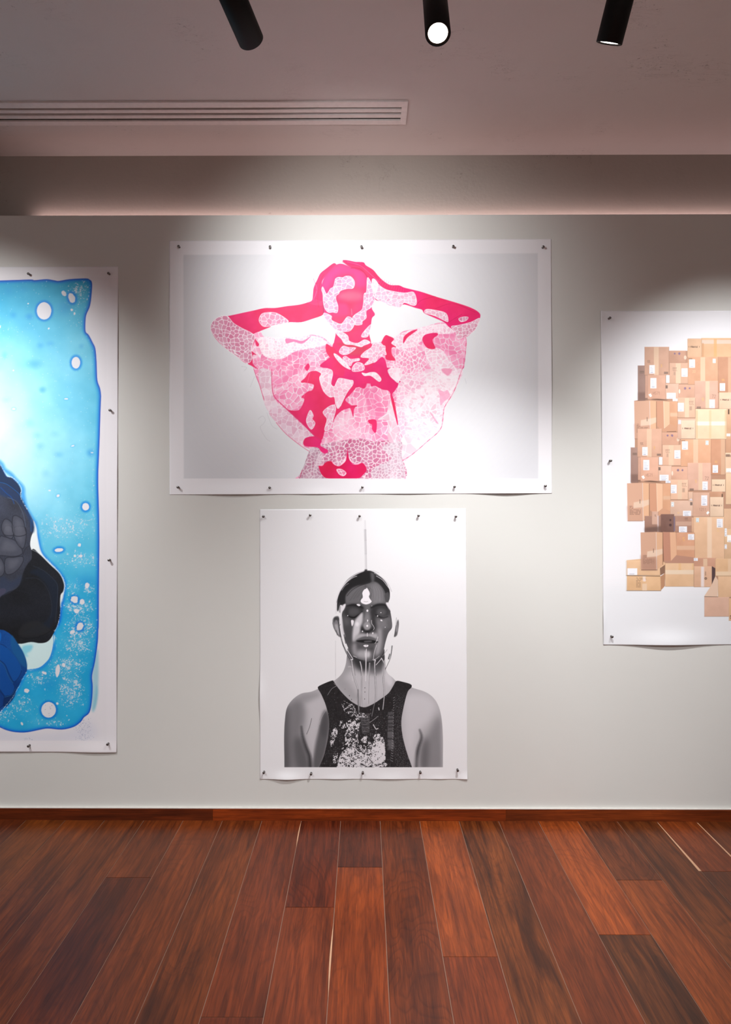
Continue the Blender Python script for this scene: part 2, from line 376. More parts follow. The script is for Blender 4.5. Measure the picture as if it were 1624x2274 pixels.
class Canvas:
    def __init__(s, x0, y0, x1, y1, st, bg, seed=1):
        s.x0, s.y0, s.st = x0, y0, st
        s.W = int((x1-x0)/st)+1; s.H = int((y1-y0)/st)+1
        s.c = np.ones((s.H, s.W, 3))*(np.array(bg)/255.0); s.r = np.random.RandomState(seed)
        s.X, s.Y = np.meshgrid(x0+(np.arange(s.W))*st, y0+(np.arange(s.H))*st)
    def noise(s, size, seed, X=None, Y=None, oct=3):
        X = s.X if X is None else X; Y = s.Y if Y is None else Y
        out = 0; amp = 1; tot = 0
        for o in range(oct):
            r = np.random.RandomState(seed*13+o).rand(256, 256)
            u = X/size*2**o+50; v = Y/size*2**o+50
            i = np.floor(u).astype(int); j = np.floor(v).astype(int); fu = u-i; fv = v-j
            fu = fu*fu*(3-2*fu); fv = fv*fv*(3-2*fv); i &= 255; j &= 255; i1 = (i+1) & 255; j1 = (j+1) & 255
            out = out+amp*((r[j, i]*(1-fu)+r[j, i1]*fu)*(1-fv)+(r[j1, i]*(1-fu)+r[j1, i1]*fu)*fv); tot += amp; amp *= .5
        return out/tot
    def voro(s, size, seed, X, Y, ax=1.0, ay=1.0, warp=0):
        """distance between the two nearest cell borders: 0 on an edge"""
        if warp: X = X+(s.noise(size*2.2, seed+5, X, Y, 2)-.5)*warp; Y = Y+(s.noise(size*2.2, seed+9, X, Y, 2)-.5)*warp
        u = X/(size*ax); v = Y/(size*ay); i = np.floor(u).astype(int); j = np.floor(v).astype(int)
        r = np.random.RandomState(seed).rand(64, 64, 3)
        f1 = np.full(u.shape, 9.); f2 = np.full(u.shape, 9.); idv = np.zeros(u.shape)
        for di in (-1, 0, 1):
            for dj in (-1, 0, 1):
                q = r[(j+dj) & 63, (i+di) & 63]
                d = np.hypot((i+di+.1+.8*q[..., 0]-u)*ax, (j+dj+.1+.8*q[..., 1]-v)*ay)
                n = d < f1; f2 = np.where(n, f1, np.minimum(f2, d)); idv = np.where(n, q[..., 2], idv); f1 = np.where(n, d, f1)
        return (f2-f1)*size, idv
    def mask(s, pts, smooth=True, soft=0, n=5):
        """anti-aliased scanline coverage; returns slices and mask"""
        p = catmull(pts, n) if smooth else np.array(pts, float)
        px = (p[:, 0]-s.x0)/s.st; py = (p[:, 1]-s.y0)/s.st; pad = int(soft*3/s.st)+3
        a0, a1 = max(0, int(px.min())-pad), min(s.W, int(px.max())+pad+1); b0, b1 = max(0, int(py.min())-pad), min(s.H, int(py.max())+pad+1)
        if a1 <= a0 or b1 <= b0: return None
        m = np.zeros((b1-b0, a1-a0)); xs = np.arange(a0, a1)
        qx, qy = np.roll(px, -1), np.roll(py, -1); SS = 3
        for j in range(b0, b1):
            for k in range(SS):
                y = j+(k+.5)/SS-.5
                hit = (py <= y) != (qy <= y)
                if not hit.any(): continue
                X = np.sort(px[hit]+(y-py[hit])/(qy[hit]-py[hit])*(qx[hit]-px[hit]))
                for a, b in zip(X[::2], X[1::2]):
                    m[j-b0] += np.clip(np.minimum(xs+.5, b)-np.maximum(xs-.5, a), 0, 1)/SS
        if soft: m = blur(m, soft/s.st)
        return (slice(b0, b1), slice(a0, a1)), np.clip(m, 0, 1)
    def put(s, sm, col, al=1.0):
        if sm is None: return
        sl, m = sm; c = np.asarray(col, float)/255.0
        m = (m*al)[..., None]
        s.c[sl] = s.c[sl]*(1-m)+c*m
    def poly(s, pts, col, al=1.0, smooth=True, soft=0): s.put(s.mask(pts, smooth, soft), col, al)
    def rect(s, x0, y0, x1, y1, col, al=1.0, soft=0): s.poly([(x0, y0), (x1, y0), (x1, y1), (x0, y1)], col, al, False, soft)
    def ell(s, cx, cy, rx, ry, col, al=1.0, ang=0, soft=.6, wob=0):
        R = max(rx, ry)+soft*3+2
        a0, a1 = max(0, int((cx-R-s.x0)/s.st)), min(s.W, int((cx+R-s.x0)/s.st)+2); b0, b1 = max(0, int((cy-R-s.y0)/s.st)), min(s.H, int((cy+R-s.y0)/s.st)+2)
        if a1 <= a0 or b1 <= b0: return
        sl = (slice(b0, b1), slice(a0, a1)); X = s.X[sl]-cx; Y = s.Y[sl]-cy; ca, sa = math.cos(ang), math.sin(ang)
        u = (X*ca+Y*sa)/rx; v = (-X*sa+Y*ca)/ry; rr = np.hypot(u, v)
        if wob: rr = rr+(s.noise(max(rx, ry)*.8, int(cx*3+cy) % 97, s.X[sl], s.Y[sl], 3)-.5)*wob
        m = np.clip(.5-(rr-1)*min(rx, ry)/max(soft, .3), 0, 1); m = m*m*(3-2*m)
        s.put((sl, m), col, al)
    def stroke(s, pts, wd, col, al=1.0, smooth=True, soft=.5, closed=False):
        """wd: width or list of widths per point (photograph px)"""
        p = np.array(pts, float); w = np.full(len(p), float(wd)) if np.isscalar(wd) else np.array(wd, float)
        if smooth and len(p) > 2: q = catmull(np.c_[p, w], 4, closed); p, w = q[:, :2], q[:, 2]
        elif closed: p = np.r_[p, p[:1]]; w = np.r_[w, w[:1]]
        if smooth and closed: p = np.r_[p, p[:1]]; w = np.r_[w, w[:1]]
        pad = w.max()/2+soft+1
        a0 = max(0, int((p[:, 0].min()-pad-s.x0)/s.st)); a1 = min(s.W, int((p[:, 0].max()+pad-s.x0)/s.st)+2)
        b0 = max(0, int((p[:, 1].min()-pad-s.y0)/s.st)); b1 = min(s.H, int((p[:, 1].max()+pad-s.y0)/s.st)+2)
        if a1 <= a0 or b1 <= b0: return
        M = np.zeros((b1-b0, a1-a0))
        for i in range(len(p)-1):
            x0, y0 = p[i]; x1, y1 = p[i+1]; hw = (w[i]+w[i+1])/4; pd = hw+soft+1
            c0 = max(a0, int((min(x0, x1)-pd-s.x0)/s.st)); c1 = min(a1, int((max(x0, x1)+pd-s.x0)/s.st)+2)
            d0 = max(b0, int((min(y0, y1)-pd-s.y0)/s.st)); d1 = min(b1, int((max(y0, y1)+pd-s.y0)/s.st)+2)
            if c1 <= c0 or d1 <= d0: continue
            X = s.X[d0:d1, c0:c1]; Y = s.Y[d0:d1, c0:c1]; L2 = (x1-x0)**2+(y1-y0)**2+1e-9
            t = np.clip(((X-x0)*(x1-x0)+(Y-y0)*(y1-y0))/L2, 0, 1)
            d = np.hypot(X-x0-t*(x1-x0), Y-y0-t*(y1-y0))
            v = np.clip((hw-d)/soft+.5, 0, 1)
            S_ = M[d0-b0:d1-b0, c0-a0:c1-a0]; np.maximum(S_, v, out=S_)
        s.put(((slice(b0, b1), slice(a0, a1)), M), col, al)
    def text(s, x, y, h, txt, col, wd=.55, al=1.0, pitch=.72):
        for ch in txt:
            for seg in FONT.get(ch, ()):
                s.stroke([(x+a*h*.5, y+b*h) for a, b in seg], wd, col, al, False, .35)
            x += h*pitch
    def sample(s, X, Y):
        u = np.clip((X-s.x0)/s.st, 0, s.W-1.001); v = np.clip((Y-s.y0)/s.st, 0, s.H-1.001)
        i = u.astype(int); j = v.astype(int); fu = (u-i)[..., None]; fv = (v-j)[..., None]
        return (s.c[j, i]*(1-fu)+s.c[j, i+1]*fu)*(1-fv)+(s.c[j+1, i]*(1-fu)+s.c[j+1, i+1]*fu)*fv
FONT = {'F':[[(0,1),(0,0),(1,0)],[(0,.5),(.8,.5)]],'R':[[(0,1),(0,0),(.9,0),(1,.25),(.8,.5),(0,.5)],[(.5,.5),(1,1)]],'A':[[(0,1),(.5,0),(1,1)],[(.2,.65),(.8,.65)]],
 'G':[[(1,.15),(.6,0),(.1,.2),(0,.6),(.2,1),(.9,1),(1,.55),(.6,.55)]],'I':[[(.5,0),(.5,1)]],'L':[[(0,0),(0,1),(1,1)]],'E':[[(1,0),(0,0),(0,1),(1,1)],[(0,.5),(.8,.5)]],
 '!':[[(.5,0),(.5,.65)],[(.5,.9),(.5,1)]],'7':[[(0,0),(1,0),(.4,1)]],'2':[[(0,.2),(.5,0),(1,.25),(0,1),(1,1)]],'5':[[(1,0),(0,0),(0,.45),(.8,.45),(1,.75),(.6,1),(0,.95)]],
 '3':[[(0,0),(1,0),(.5,.45),(1,.7),(.6,1),(0,.95)]],'1':[[(.3,.2),(.5,0),(.5,1)]],'M':[[(0,1),(0,0),(.5,.6),(1,0),(1,1)]],'H':[[(0,0),(0,1)],[(1,0),(1,1)],[(0,.5),(1,.5)]]}
FR = dict(A=(440,560,5.075), B=(760,560,5.075), C=(540,820,6.246), D=(780,820,6.246), E=(640,660,6.246), F=(650,570,7.733),
          G=(700,1230,7.061), H=(620,1450,4.274), I=(740,1320,11.6), J=(760,1140,14.76),
          K=(0,580,5.8), L=(0,860,5.8), M=(0,1160,5.8), N=(0,1400,5.8), O=(1380,740,6.656), Q=(1380,900,6.656), R=(1380,1060,6.656), T=(1380,1220,6.656))
def P(f, *pts):
    x, y, k = FR[f]; return [(x+a/k, y+b/k) for a, b in pts]

# ---------------------------------------------------------------- the pink lace picture
def paint_pink():
    c = Canvas(376, 529, 1227, 1100, .7, (238, 236, 240), 3)
    # printed studio background, a soft pale grey
    g = np.clip(np.hypot((c.X-815)/470, (c.Y-760)/420), 0, 1)**1.5
    sm = c.mask([(408.5,565.5),(1194,563),(1195,1062),(409,1063)], False)
    bgc = np.stack([243-26*g, 243-26*g, 246-24*g], -1)
    c.put(sm, bgc[sm[0]])
    MG = np.array((236, 30, 104.))
    def magenta(sm, base=MG, seed=3):
        if sm is None: return
        sl, m = sm; n = c.noise(26, seed, c.X[sl]+c.Y[sl]*.4, c.Y[sl]-c.X[sl]*.3, 3)[..., None]
        hue = c.noise(60, seed+4, c.X[sl], c.Y[sl], 2)[..., None]
        col = base+(n-.5)*np.array((20, 30, 26.))+(hue-.5)*np.array((6, 22, -30.))
        c.put((sl, m), np.clip(col, 0, 255))
    def lace(sm, fill, line=(250, 240, 246), size=11, seed=5, w=1.5, warp=9, ax=1, ay=1, al=1.0, fal=1.0):
        if sm is None: return
        sl, m = sm; X, Y = c.X[sl], c.Y[sl]
        e, idv = c.voro(size, seed, X, Y, ax, ay, warp)
        n = c.noise(40, seed+2, X, Y, 3)[..., None]
        f = np.asarray(fill, float)+(idv[..., None]-.5)*np.array((10, 34, 26))+(n-.5)*np.array((6, 40, 30))
        c.put((sl, m*fal), np.clip(f, 0, 255))
        ln = np.clip((w*.82-e)/1.3+.5, 0, 1)*m
        c.put((sl, ln*al), line)
    # faint lace printed on the backdrop
    for pts in (P('C',(100,250),(160,100)), P('C',(210,690),(270,650),(310,700),(280,760),(240,800),(270,880),(330,970),(380,1000)), P('C',(330,600),(400,780),(470,830)), P('A',(490,1290),(550,1300),(520,1340)), P('D',(1580,130),(1600,200))):
        c.stroke(pts, .9, (196, 196, 202), .6)
    torso = (P('A',(620,930),(700,895),(760,962),(990,962),(1200,955),(1280,930),(1400,955),(1470,1010),(1530,1070)) + P('E',(640,690),(900,750),(1150,640),(1290,620),(1350,535),(1470,570),(1530,525))
      + P('B',(700,890),(900,850),(1150,790),(1280,900),(1400,970),(1390,1150),(1370,1300)) + P('D',(1540,0),(1430,300),(1300,520),(1280,620),(1250,810),(1060,1000),(850,1180),(715,1262),(715,1330),(733,1480),(742,1600))
      + P('C',(760,1600),(800,1460),(820,1400),(880,1270),(935,1120),(800,1055),(600,900),(460,740),(360,590),(290,420),(230,220),(150,0)) + P('A',(620,1290),(580,1200)))
    tm = c.mask(torso, True, 0, 3)
    lace(tm, (248, 154, 192), size=12.5, seed=11, w=1.25, warp=15)
    # gathers running down from the shoulders
    sl, m = tm; ang = np.arctan2(c.Y[sl]-720, c.X[sl]-800); rr = np.hypot(c.X[sl]-800, c.Y[sl]-720)
    fold = c.noise(.09, 17, ang, rr/900, 3); c.put((sl, np.clip((fold-.52)/.2, 0, 1)*m*.5), (254, 226, 238)); c.put((sl, np.clip((.42-fold)/.15, 0, 1)*m*.35), (240, 104, 160))
    # finer gathered lace and sheer regions
    lace(c.mask(P('A',(700,960),(990,965),(1280,940),(1440,1000),(1400,1060),(1100,1120),(950,1200),(760,1180),(690,1060))), (250,222,235), (255,246,250), 7, 21, 1.6, 10, fal=.92)
    lace(c.mask(P('C',(215,20),(380,20),(400,200),(420,380),(540,560),(360,590),(270,380))), (236,208,222), (246,230,238), 12, 22, 1.2, 8)
    lace(c.mask(P('C',(360,590),(540,520),(800,760),(990,935),(860,960),(800,1055),(600,900),(460,740))), (234,192,212), (246,228,238), 11, 23, 1.3, 8)
    lace(c.mask(P('D',(655,190),(700,0),(1130,0),(1540,0),(1430,300),(1300,520),(1280,620),(1250,810),(1060,1000),(850,1180),(715,1262),(660,900),(620,560))), (246,196,218), (252,236,243), 9.5, 24, 1.7, 11, 1.2, .9)
    lace(c.mask(P('D',(800,350),(1000,230),(1130,10),(1500,40),(1430,300),(1300,520),(1280,620),(1250,810),(1060,1000),(850,1180),(715,1262),(700,1000),(780,800),(720,500)), True, 3), (246,222,232), (250,240,246), 8, 25, 1.6, 12, 1.3, .8, fal=.9)
    lace(c.mask(P('D',(700,960),(880,970),(1000,1030),(850,1180),(715,1262))), (238,232,238), (246,242,246), 20, 26, 1, 4)
    lace(c.mask(P('B',(560,1000),(700,900),(1100,810),(1280,880),(1200,920),(1000,930),(900,1000),(760,1100),(640,1100))), (248,212,228), (254,242,248), 8, 27, 1.5, 9, fal=.9)
    lace(c.mask(P('B',(930,1090),(1100,1090),(1200,1200),(1300,1370),(1050,1370))), (250,214,230), (254,242,248), 9, 28, 1.6, 9, 1.4, .7, fal=.85)
    lace(c.mask(P('B',(640,1120),(800,1080),(940,1200),(900,1370),(560,1370),(520,1300))), (250,172,205), (254,238,246), 8, 29, 1.6, 9, .7, 1.5)
    # belly band, seen through grey lace
    lace(c.mask(P('C',(940,1100),(1080,1080),(1200,1150),(1100,1300),(1060,1360),(1100,1480),(1180,1517),(785,1517),(830,1390))), (196,150,172), (226,206,216), 7.5, 31, 1.6, 8)
    lace(c.mask(P('C',(1070,1060),(1300,1000),(1624,960))+P('D',(300,1000),(680,990),(700,1200),(735,1517),(60,1517),(210,1390),(160,1300),(0,1320))+P('C',(1530,1310),(1440,1200),(1330,1345),(1220,1270),(1100,1330),(1100,1150))), (206,120,156), (240,222,230), 9, 32, 1.7, 8)
    lace(c.mask(P('D',(430,1080),(690,1000),(700,1200),(735,1517),(330,1517),(300,1380),(560,1240))), (206,178,194), (232,218,226), 7, 33, 1.6, 9, fal=.85)
    lace(c.mask(P('D',(520,520),(565,400),(600,500),(640,760),(660,990),(520,990),(500,720),(370,700),(480,620))), (240,205,220), (248,232,240), 12, 34, 1.1, 6, .6, 2)
    sl, m = tm; fold = c.noise(.05, 23, ang, rr/700, 3); c.put((sl, np.clip((fold-.56)/.2, 0, 1)*m*.45), (252, 234, 242))
    # magenta cloth showing between the lace
    for i, pts in enumerate([
        P('E',(530,650),(600,690),(640,740),(640,790),(700,880),(760,960),(860,1010),(895,1030),(895,1187),(610,1187),(620,1060),(580,1000),(510,975),(440,950),(560,850),(580,830),(530,760)),
        P('C',(910,50),(960,25),(1040,30),(1085,60),(1060,130),(1110,200),(1110,300),(1200,385),(1265,385),(1285,470),(1250,495),(1180,550),(1110,590),(1130,650),(1165,690),(1140,780),(1130,860),(1090,980),(1000,930),(820,750),(560,510),(620,560),(740,575),(800,540),(850,420),(810,385),(900,310),(960,290),(980,215),(880,190),(800,180),(860,120)),
        P('C',(1225,60),(1250,-40),(1700,-40),(1700,250),(1600,245),(1520,230),(1525,170),(1480,150),(1340,125),(1290,170),(1270,240),(1220,200),(1230,130)),
        P('E',(700,760),(760,960),(900,1030),(1060,1020),(1060,940),(1200,910),(1300,830),(1350,880),(1380,1000),(1430,1110),(1520,1187),(600,1187),(620,1080),(590,1010)),
        P('E',(630,640),(780,600),(1000,680),(1150,640),(1200,800),(1150,960),(900,1020),(760,950),(640,780)),
        P('E',(1345,535),(1400,540),(1470,580),(1430,640),(1500,690),(1440,700),(1440,790),(1490,870),(1440,880),(1360,860),(1350,780),(1350,680),(1290,650)),
        P('D',(-60,-20),(520,-20),(535,90),(655,190),(605,300),(570,350),(600,450),(650,740),(635,745),(560,450),(530,310),(430,280),(330,230),(280,240),(255,180),(170,180),(100,250),(-60,240)),
        P('D',(240,705),(345,705),(355,820),(335,885),(290,830),(290,770),(250,750)), P('D',(-20,510),(65,505),(40,560),(30,660),(0,570)),
        P('C',(1000,930),(1090,985),(1075,1060),(1180,1125),(1140,1170),(1080,1140),(1030,1085),(850,1060),(860,960)),
        P('C',(1520,230),(1440,330),(1350,540),(1400,560),(1500,510),(1420,430),(1480,360),(1560,260)),
        P('C',(1285,480),(1400,530),(1560,500),(1570,520),(1400,560),(1300,640),(1240,740),(1290,560)),
        P('B',(905,990),(940,930),(1050,910),(1080,930),(1020,990),(1050,1085),(960,1080)),
        P('A',(580,1095),(610,1120),(660,1160),(620,1160),(620,1260),(680,1320),(600,1280),(560,1250),(600,1180)), P('A',(640,980),(690,1040),(660,1060)),
        P('A',(1380,1270),(1490,1190),(1550,1180),(1640,1220),(1640,1390),(1530,1370),(1480,1310),(1400,1300)), P('A',(1450,1060),(1530,1080),(1540,1180),(1480,1180),(1440,1090)),
        P('A',(1205,1300),(1240,1255),(1260,1290),(1230,1340)), P('B',(690,1030),(700,950),(780,890),(850,875),(740,960))]):
        magenta(c.mask(pts), seed=40+i)
    magenta(c.mask(P('C',(1050,1340),(1100,1340),(1150,1290),(1220,1275),(1260,1320),(1330,1345),(1400,1300),(1430,1250),(1450,1110),(1470,1240),(1530,1310),(1624,1325))+P('D',(0,1310),(80,1325),(160,1300),(215,1385),(170,1460),(70,1517))+P('C',(1200,1517),(1100,1470),(1060,1390))), np.array((222, 4, 84.)), 60)
    c.poly(P('A',(990,975),(1090,985),(1180,1000),(1280,940),(1180,1030),(1080,1010),(1000,1030)), (244,120,172), .9)
    c.poly(P('D',(1210,280),(1280,310),(1340,290),(1370,380),(1300,440),(1240,500),(1230,380)), (248,150,190), .6)
    for p_ in (P('D',(1250,0),(1340,90),(1400,0)), P('D',(1100,600),(1210,750),(1180,740)), P('D',(800,510),(850,550),(820,540)), P('D',(960,360),(1010,400),(980,400))): c.poly(p_, (244,130,172), .7, True, .6)
    # arms, head
    larm = P('A',(1550,130),(1520,130),(1440,190),(1380,240),(1345,310),(1305,400),(1295,480),(1285,545),(1230,570),(1130,595),(1000,610),(870,630),(750,632),(620,660),(480,690),(330,722),(230,735),(170,780),(145,830),(150,890),(190,960),(250,1030),(330,1100),(430,1170),(540,1250),(580,1200),(600,1100),(640,1000),(620,930),(700,890),(800,850),(850,820),(940,810),(1030,790),(1160,790),(1280,755),(1415,700),(1418,600),(1400,400),(1400,330),(1440,270),(1500,200),(1560,160))
    rarm = P('B',(5,95),(60,92),(150,110),(240,115),(270,150),(350,200),(400,260),(460,320),(540,370),(640,375),(700,400),(800,425),(900,450),(1050,500),(1200,545),(1350,590),(1480,640),(1550,690),(1555,740),(1520,840),(1450,920),(1390,960),(1310,980),(1280,900),(1200,840),(1150,790),(1040,740),(930,690),(900,650),(830,630),(700,590),(650,620),(540,600),(450,560),(370,530),(350,420),(300,300),(240,230),(150,190),(60,150))
    head = P('F',(500,560),(520,420),(600,290),(700,180),(760,135),(850,125),(1000,180),(1150,215),(1250,280),(1300,370),(1370,500),(1405,640),(1410,760),(1360,880),(1415,990))+P('E',(1165,290),(1150,380),(1125,470),(1130,540),(1150,640),(1100,760),(900,800),(700,760),(640,700),(635,640),(660,510),(640,440),(590,380),(510,290),(492,200),(485,50))
    magenta(c.mask(larm, True, 0, 4), np.array((236, 34, 106.)), 70)
    magenta(c.mask(head, True, 0, 4), np.array((240, 44, 116.)), 71)
    c.poly(P('F',(600,290),(850,140),(1150,230),(1250,330),(1270,500),(1100,520),(1050,330),(760,330),(600,560),(520,480)), (238, 62, 150), .65, True, 4)
    c.poly(P('F',(800,640),(950,600),(1180,620),(1180,740),(1000,760),(800,720)), (250, 108, 142), .75, True, 4)
    c.poly(P('F',(780,820),(930,820),(950,1000),(700,1010),(790,900)), (240, 60, 130), .8, True, 3)
    c.stroke(P('F',(1010,900),(1020,1000)), 1.6, (252, 130, 160), .8, False, 1.2)
    c.poly(P('E',(650,640),(900,640),(1000,690),(1100,690),(1000,800),(800,800),(860,720)), (206, 60, 82), .6, True, 2)
    magenta(c.mask(rarm, True, 0, 4), np.array((238, 32, 104.)), 72)
    for pts, w_, cl in ((P('A',(1300,300),(1340,420),(1300,540)), 1.4, (252,110,160)), (P('A',(1420,250),(1380,330),(1350,500),(1360,620)), 1.6, (206,10,76)), (P('F',(390,470),(440,460)), 1, (190,14,70)), (P('F',(360,575),(500,575)), .9, (200,24,84)),
                        (P('B',(100,180),(200,190),(270,260),(340,400),(360,500)), 1.6, (176,20,66)), (P('B',(60,110),(200,150),(300,230),(420,340)), 1.1, (255,120,170)), (P('F',(860,90),(1000,160),(1200,200),(1330,350)), 2, (255,60,96)),
                        (P('B',(540,470),(520,500),(500,520)), 1, (90,40,50)), (P('B',(830,600),(900,540),(1050,500)), 1.2, (206,20,80)), (P('B',(1050,640),(1250,580),(1500,680)), 1, (204,18,80)), (P('B',(1200,790),(1350,700)), 1.2, (208,18,80)),
                        (P('F',(1370,500),(1350,620)), 1.0, (70,50,60)), (P('F',(530,760),(530,980)), .9, (60,20,40)), (P('A',(420,960),(470,930),(560,940)), 1.6, (200,20,80)), (P('A',(300,1040),(420,1130),(560,1170)), 1.6, (180,90,120))):
        c.stroke(pts, w_, cl, .7)
    for k in range(7): c.stroke(P('A',(1220+k*18,560-k*4),(1300+k*14,590-k*6),(1400,600-k*8)), .8, (255,110,150), .5)
    for k in range(12): c.stroke(P('B',(430+k*24,290+k*11),(400+k*26,360+k*9)), .9, (255,100,150), .55)
    # lace patches with their white edges
    LP = (248, 176, 208); LG = (222, 152, 180)
    patches = [(P('F',(725,430),(740,380),(790,355),(860,360),(920,335),(1000,345),(1060,420),(1060,500),(1030,545),(940,550),(850,575),(810,600),(790,640),(750,670),(745,740),(780,850),(765,960),(690,955),(620,960),(560,900),(530,800),(520,640),(500,570),(520,520),(580,640),(620,600),(650,550),(700,520)), LP, 10),
      (P('F',(1285,365),(1345,440),(1375,560),(1405,680),(1400,800),(1340,880),(1265,935),(1265,1050),(1200,1110))+P('E',(1020,380),(920,380),(895,300),(920,250),(1020,180),(1040,120))+P('F',(1220,780),(1230,640),(1270,600)), LP, 10),
      (P('E',(740,370),(820,275),(880,290),(905,330),(920,370),(895,430),(850,470),(760,480),(700,470),(640,440),(510,290),(500,220),(600,260),(600,310),(650,345)), LP, 10),
      (P('E',(650,450),(760,490),(830,540),(850,610),(960,640),(1060,590),(1140,630),(1050,670),(1010,690),(900,660),(790,650),(740,580),(680,520)), (250,206,224), 8),
      (P('E',(1020,550),(1050,480),(1150,380),(1130,480),(1100,550)), LP, 9),
      (P('E',(710,760),(760,680),(850,700),(940,705),(850,780),(770,800)), LP, 9),
      (P('E',(1010,830),(1060,760),(1150,700),(1190,640),(1290,640),(1340,720),(1360,800),(1280,760),(1220,830),(1190,900),(1060,940),(1130,850)), (248,190,214), 9),
      (P('E',(640,780),(740,850),(870,1000),(760,950),(660,840)), (252,222,234), 6), (P('E',(760,850),(800,820),(870,860),(980,850),(985,880),(900,900),(870,950),(820,930)), LP, 8),
      (P('E',(900,960),(960,905),(1040,930),(1050,1010),(900,1030)), LP, 10), (P('E',(1025,1050),(1080,1060),(1140,1045),(1220,1050),(1290,1130),(1260,1170),(1150,1090),(1060,1090)), (252,224,235), 9),
      (P('A',(690,750),(730,690),(850,680),(930,710),(1020,780),(940,810),(860,825),(750,840),(700,800)), (238,160,192), 10),
      (P('A',(330,722),(400,800),(500,860),(600,910),(640,960),(600,1100),(610,1190),(560,1250),(430,1170),(330,1100),(230,1000),(150,890),(145,830),(170,780),(240,730)), LG, 9.5),
      (P('B',(345,310),(440,390),(520,430),(700,460),(800,450),(835,520),(835,590),(790,600),(700,570),(650,625),(540,595),(380,525),(345,420)), (246,190,214), 9),
      (P('B',(950,645),(1050,655),(1170,690),(1195,780),(1150,770),(1050,720),(935,685)), (240,190,210), 9), (P('B',(1315,750),(1370,730),(1420,735),(1400,770),(1340,785)), LG, 9),
      (P('B',(1310,825),(1450,790),(1550,745),(1520,840),(1450,920),(1310,980),(1280,900),(1230,840)), (232,170,194), 9),
      (P('C',(1085,60),(1000,0),(1200,0),(1245,60),(1220,200),(1265,240),(1300,170),(1340,125),(1480,150),(1525,160),(1520,220),(1440,330),(1330,540),(1285,480),(1265,385),(1200,385),(1110,290),(1060,130)), (250,196,218), 10),
      (P('C',(1110,590),(1240,495),(1285,550),(1250,700),(1200,830),(1130,840),(1165,690)), (246,180,208), 10), (P('C',(930,570),(975,640),(960,690),(1000,750),(950,835),(890,760),(880,690)), LP, 11),
      (P('C',(1300,1390),(1370,1390),(1430,1440),(1390,1480),(1330,1450)), (232,120,160), 8),
      (P('D',(520,0),(700,0),(660,180),(600,150),(540,90)), (252,214,230), 9), (P('F',(1365,400),(1410,390),(1470,480),(1430,620),(1380,560)), (250,224,234), 8)]
    for i, (pts, fill, sz) in enumerate(patches):
        lace(c.mask(pts, True, 0, 4), fill, size=sz, seed=80+i, w=1.3, warp=8)
        c.stroke(pts, 1.1, (252, 244, 248), .9, True, .6, True)
    # hems and seams
    c.stroke(P('C',(150,0),(190,120),(230,220),(290,420)), 1.4, (226,70,124), .8)
    c.stroke(P('C',(400,0),(400,200),(430,370),(560,510),(820,750),(1000,930),(1080,985)), [1.2,1.5,1.5,2,2.4,2.4,2], (226,44,108), .85)
    c.stroke(P('C',(460,740),(600,900),(800,1060),(915,1137)), 1.2, (224,80,126), .8)
    c.stroke(P('C',(840,400),(930,40)), 1.2, (250,120,170), .6)
    hp = catmull(P('D',(715,1265),(850,1180),(1060,1000),(1240,830),(1280,620),(1300,520),(1430,300),(1540,0))+P('B',(1370,1300),(1390,1150),(1400,980)), 6, False)
    for i in range(0, len(hp)-1): c.stroke(hp[i:i+2], 1.0 if i % 3 else 1.5, (232,100,148) if i % 3 else (226,50,110), .75, False)
    c.stroke(P('C',(785,1517),(820,1400)), 1.4, (200,50,100), .8, False); c.stroke(P('C',(820,1400),(880,1270),(940,1100)), .8, (160,150,160), .7)
    c.stroke(P('D',(672,1050),(685,1180),(720,1350),(735,1515)), 1, (196,180,190), .8)
    # nothing printed outside the picture area
    c.rect(360, 1062.6, 1240, 1130, (238, 236, 240))
    return c

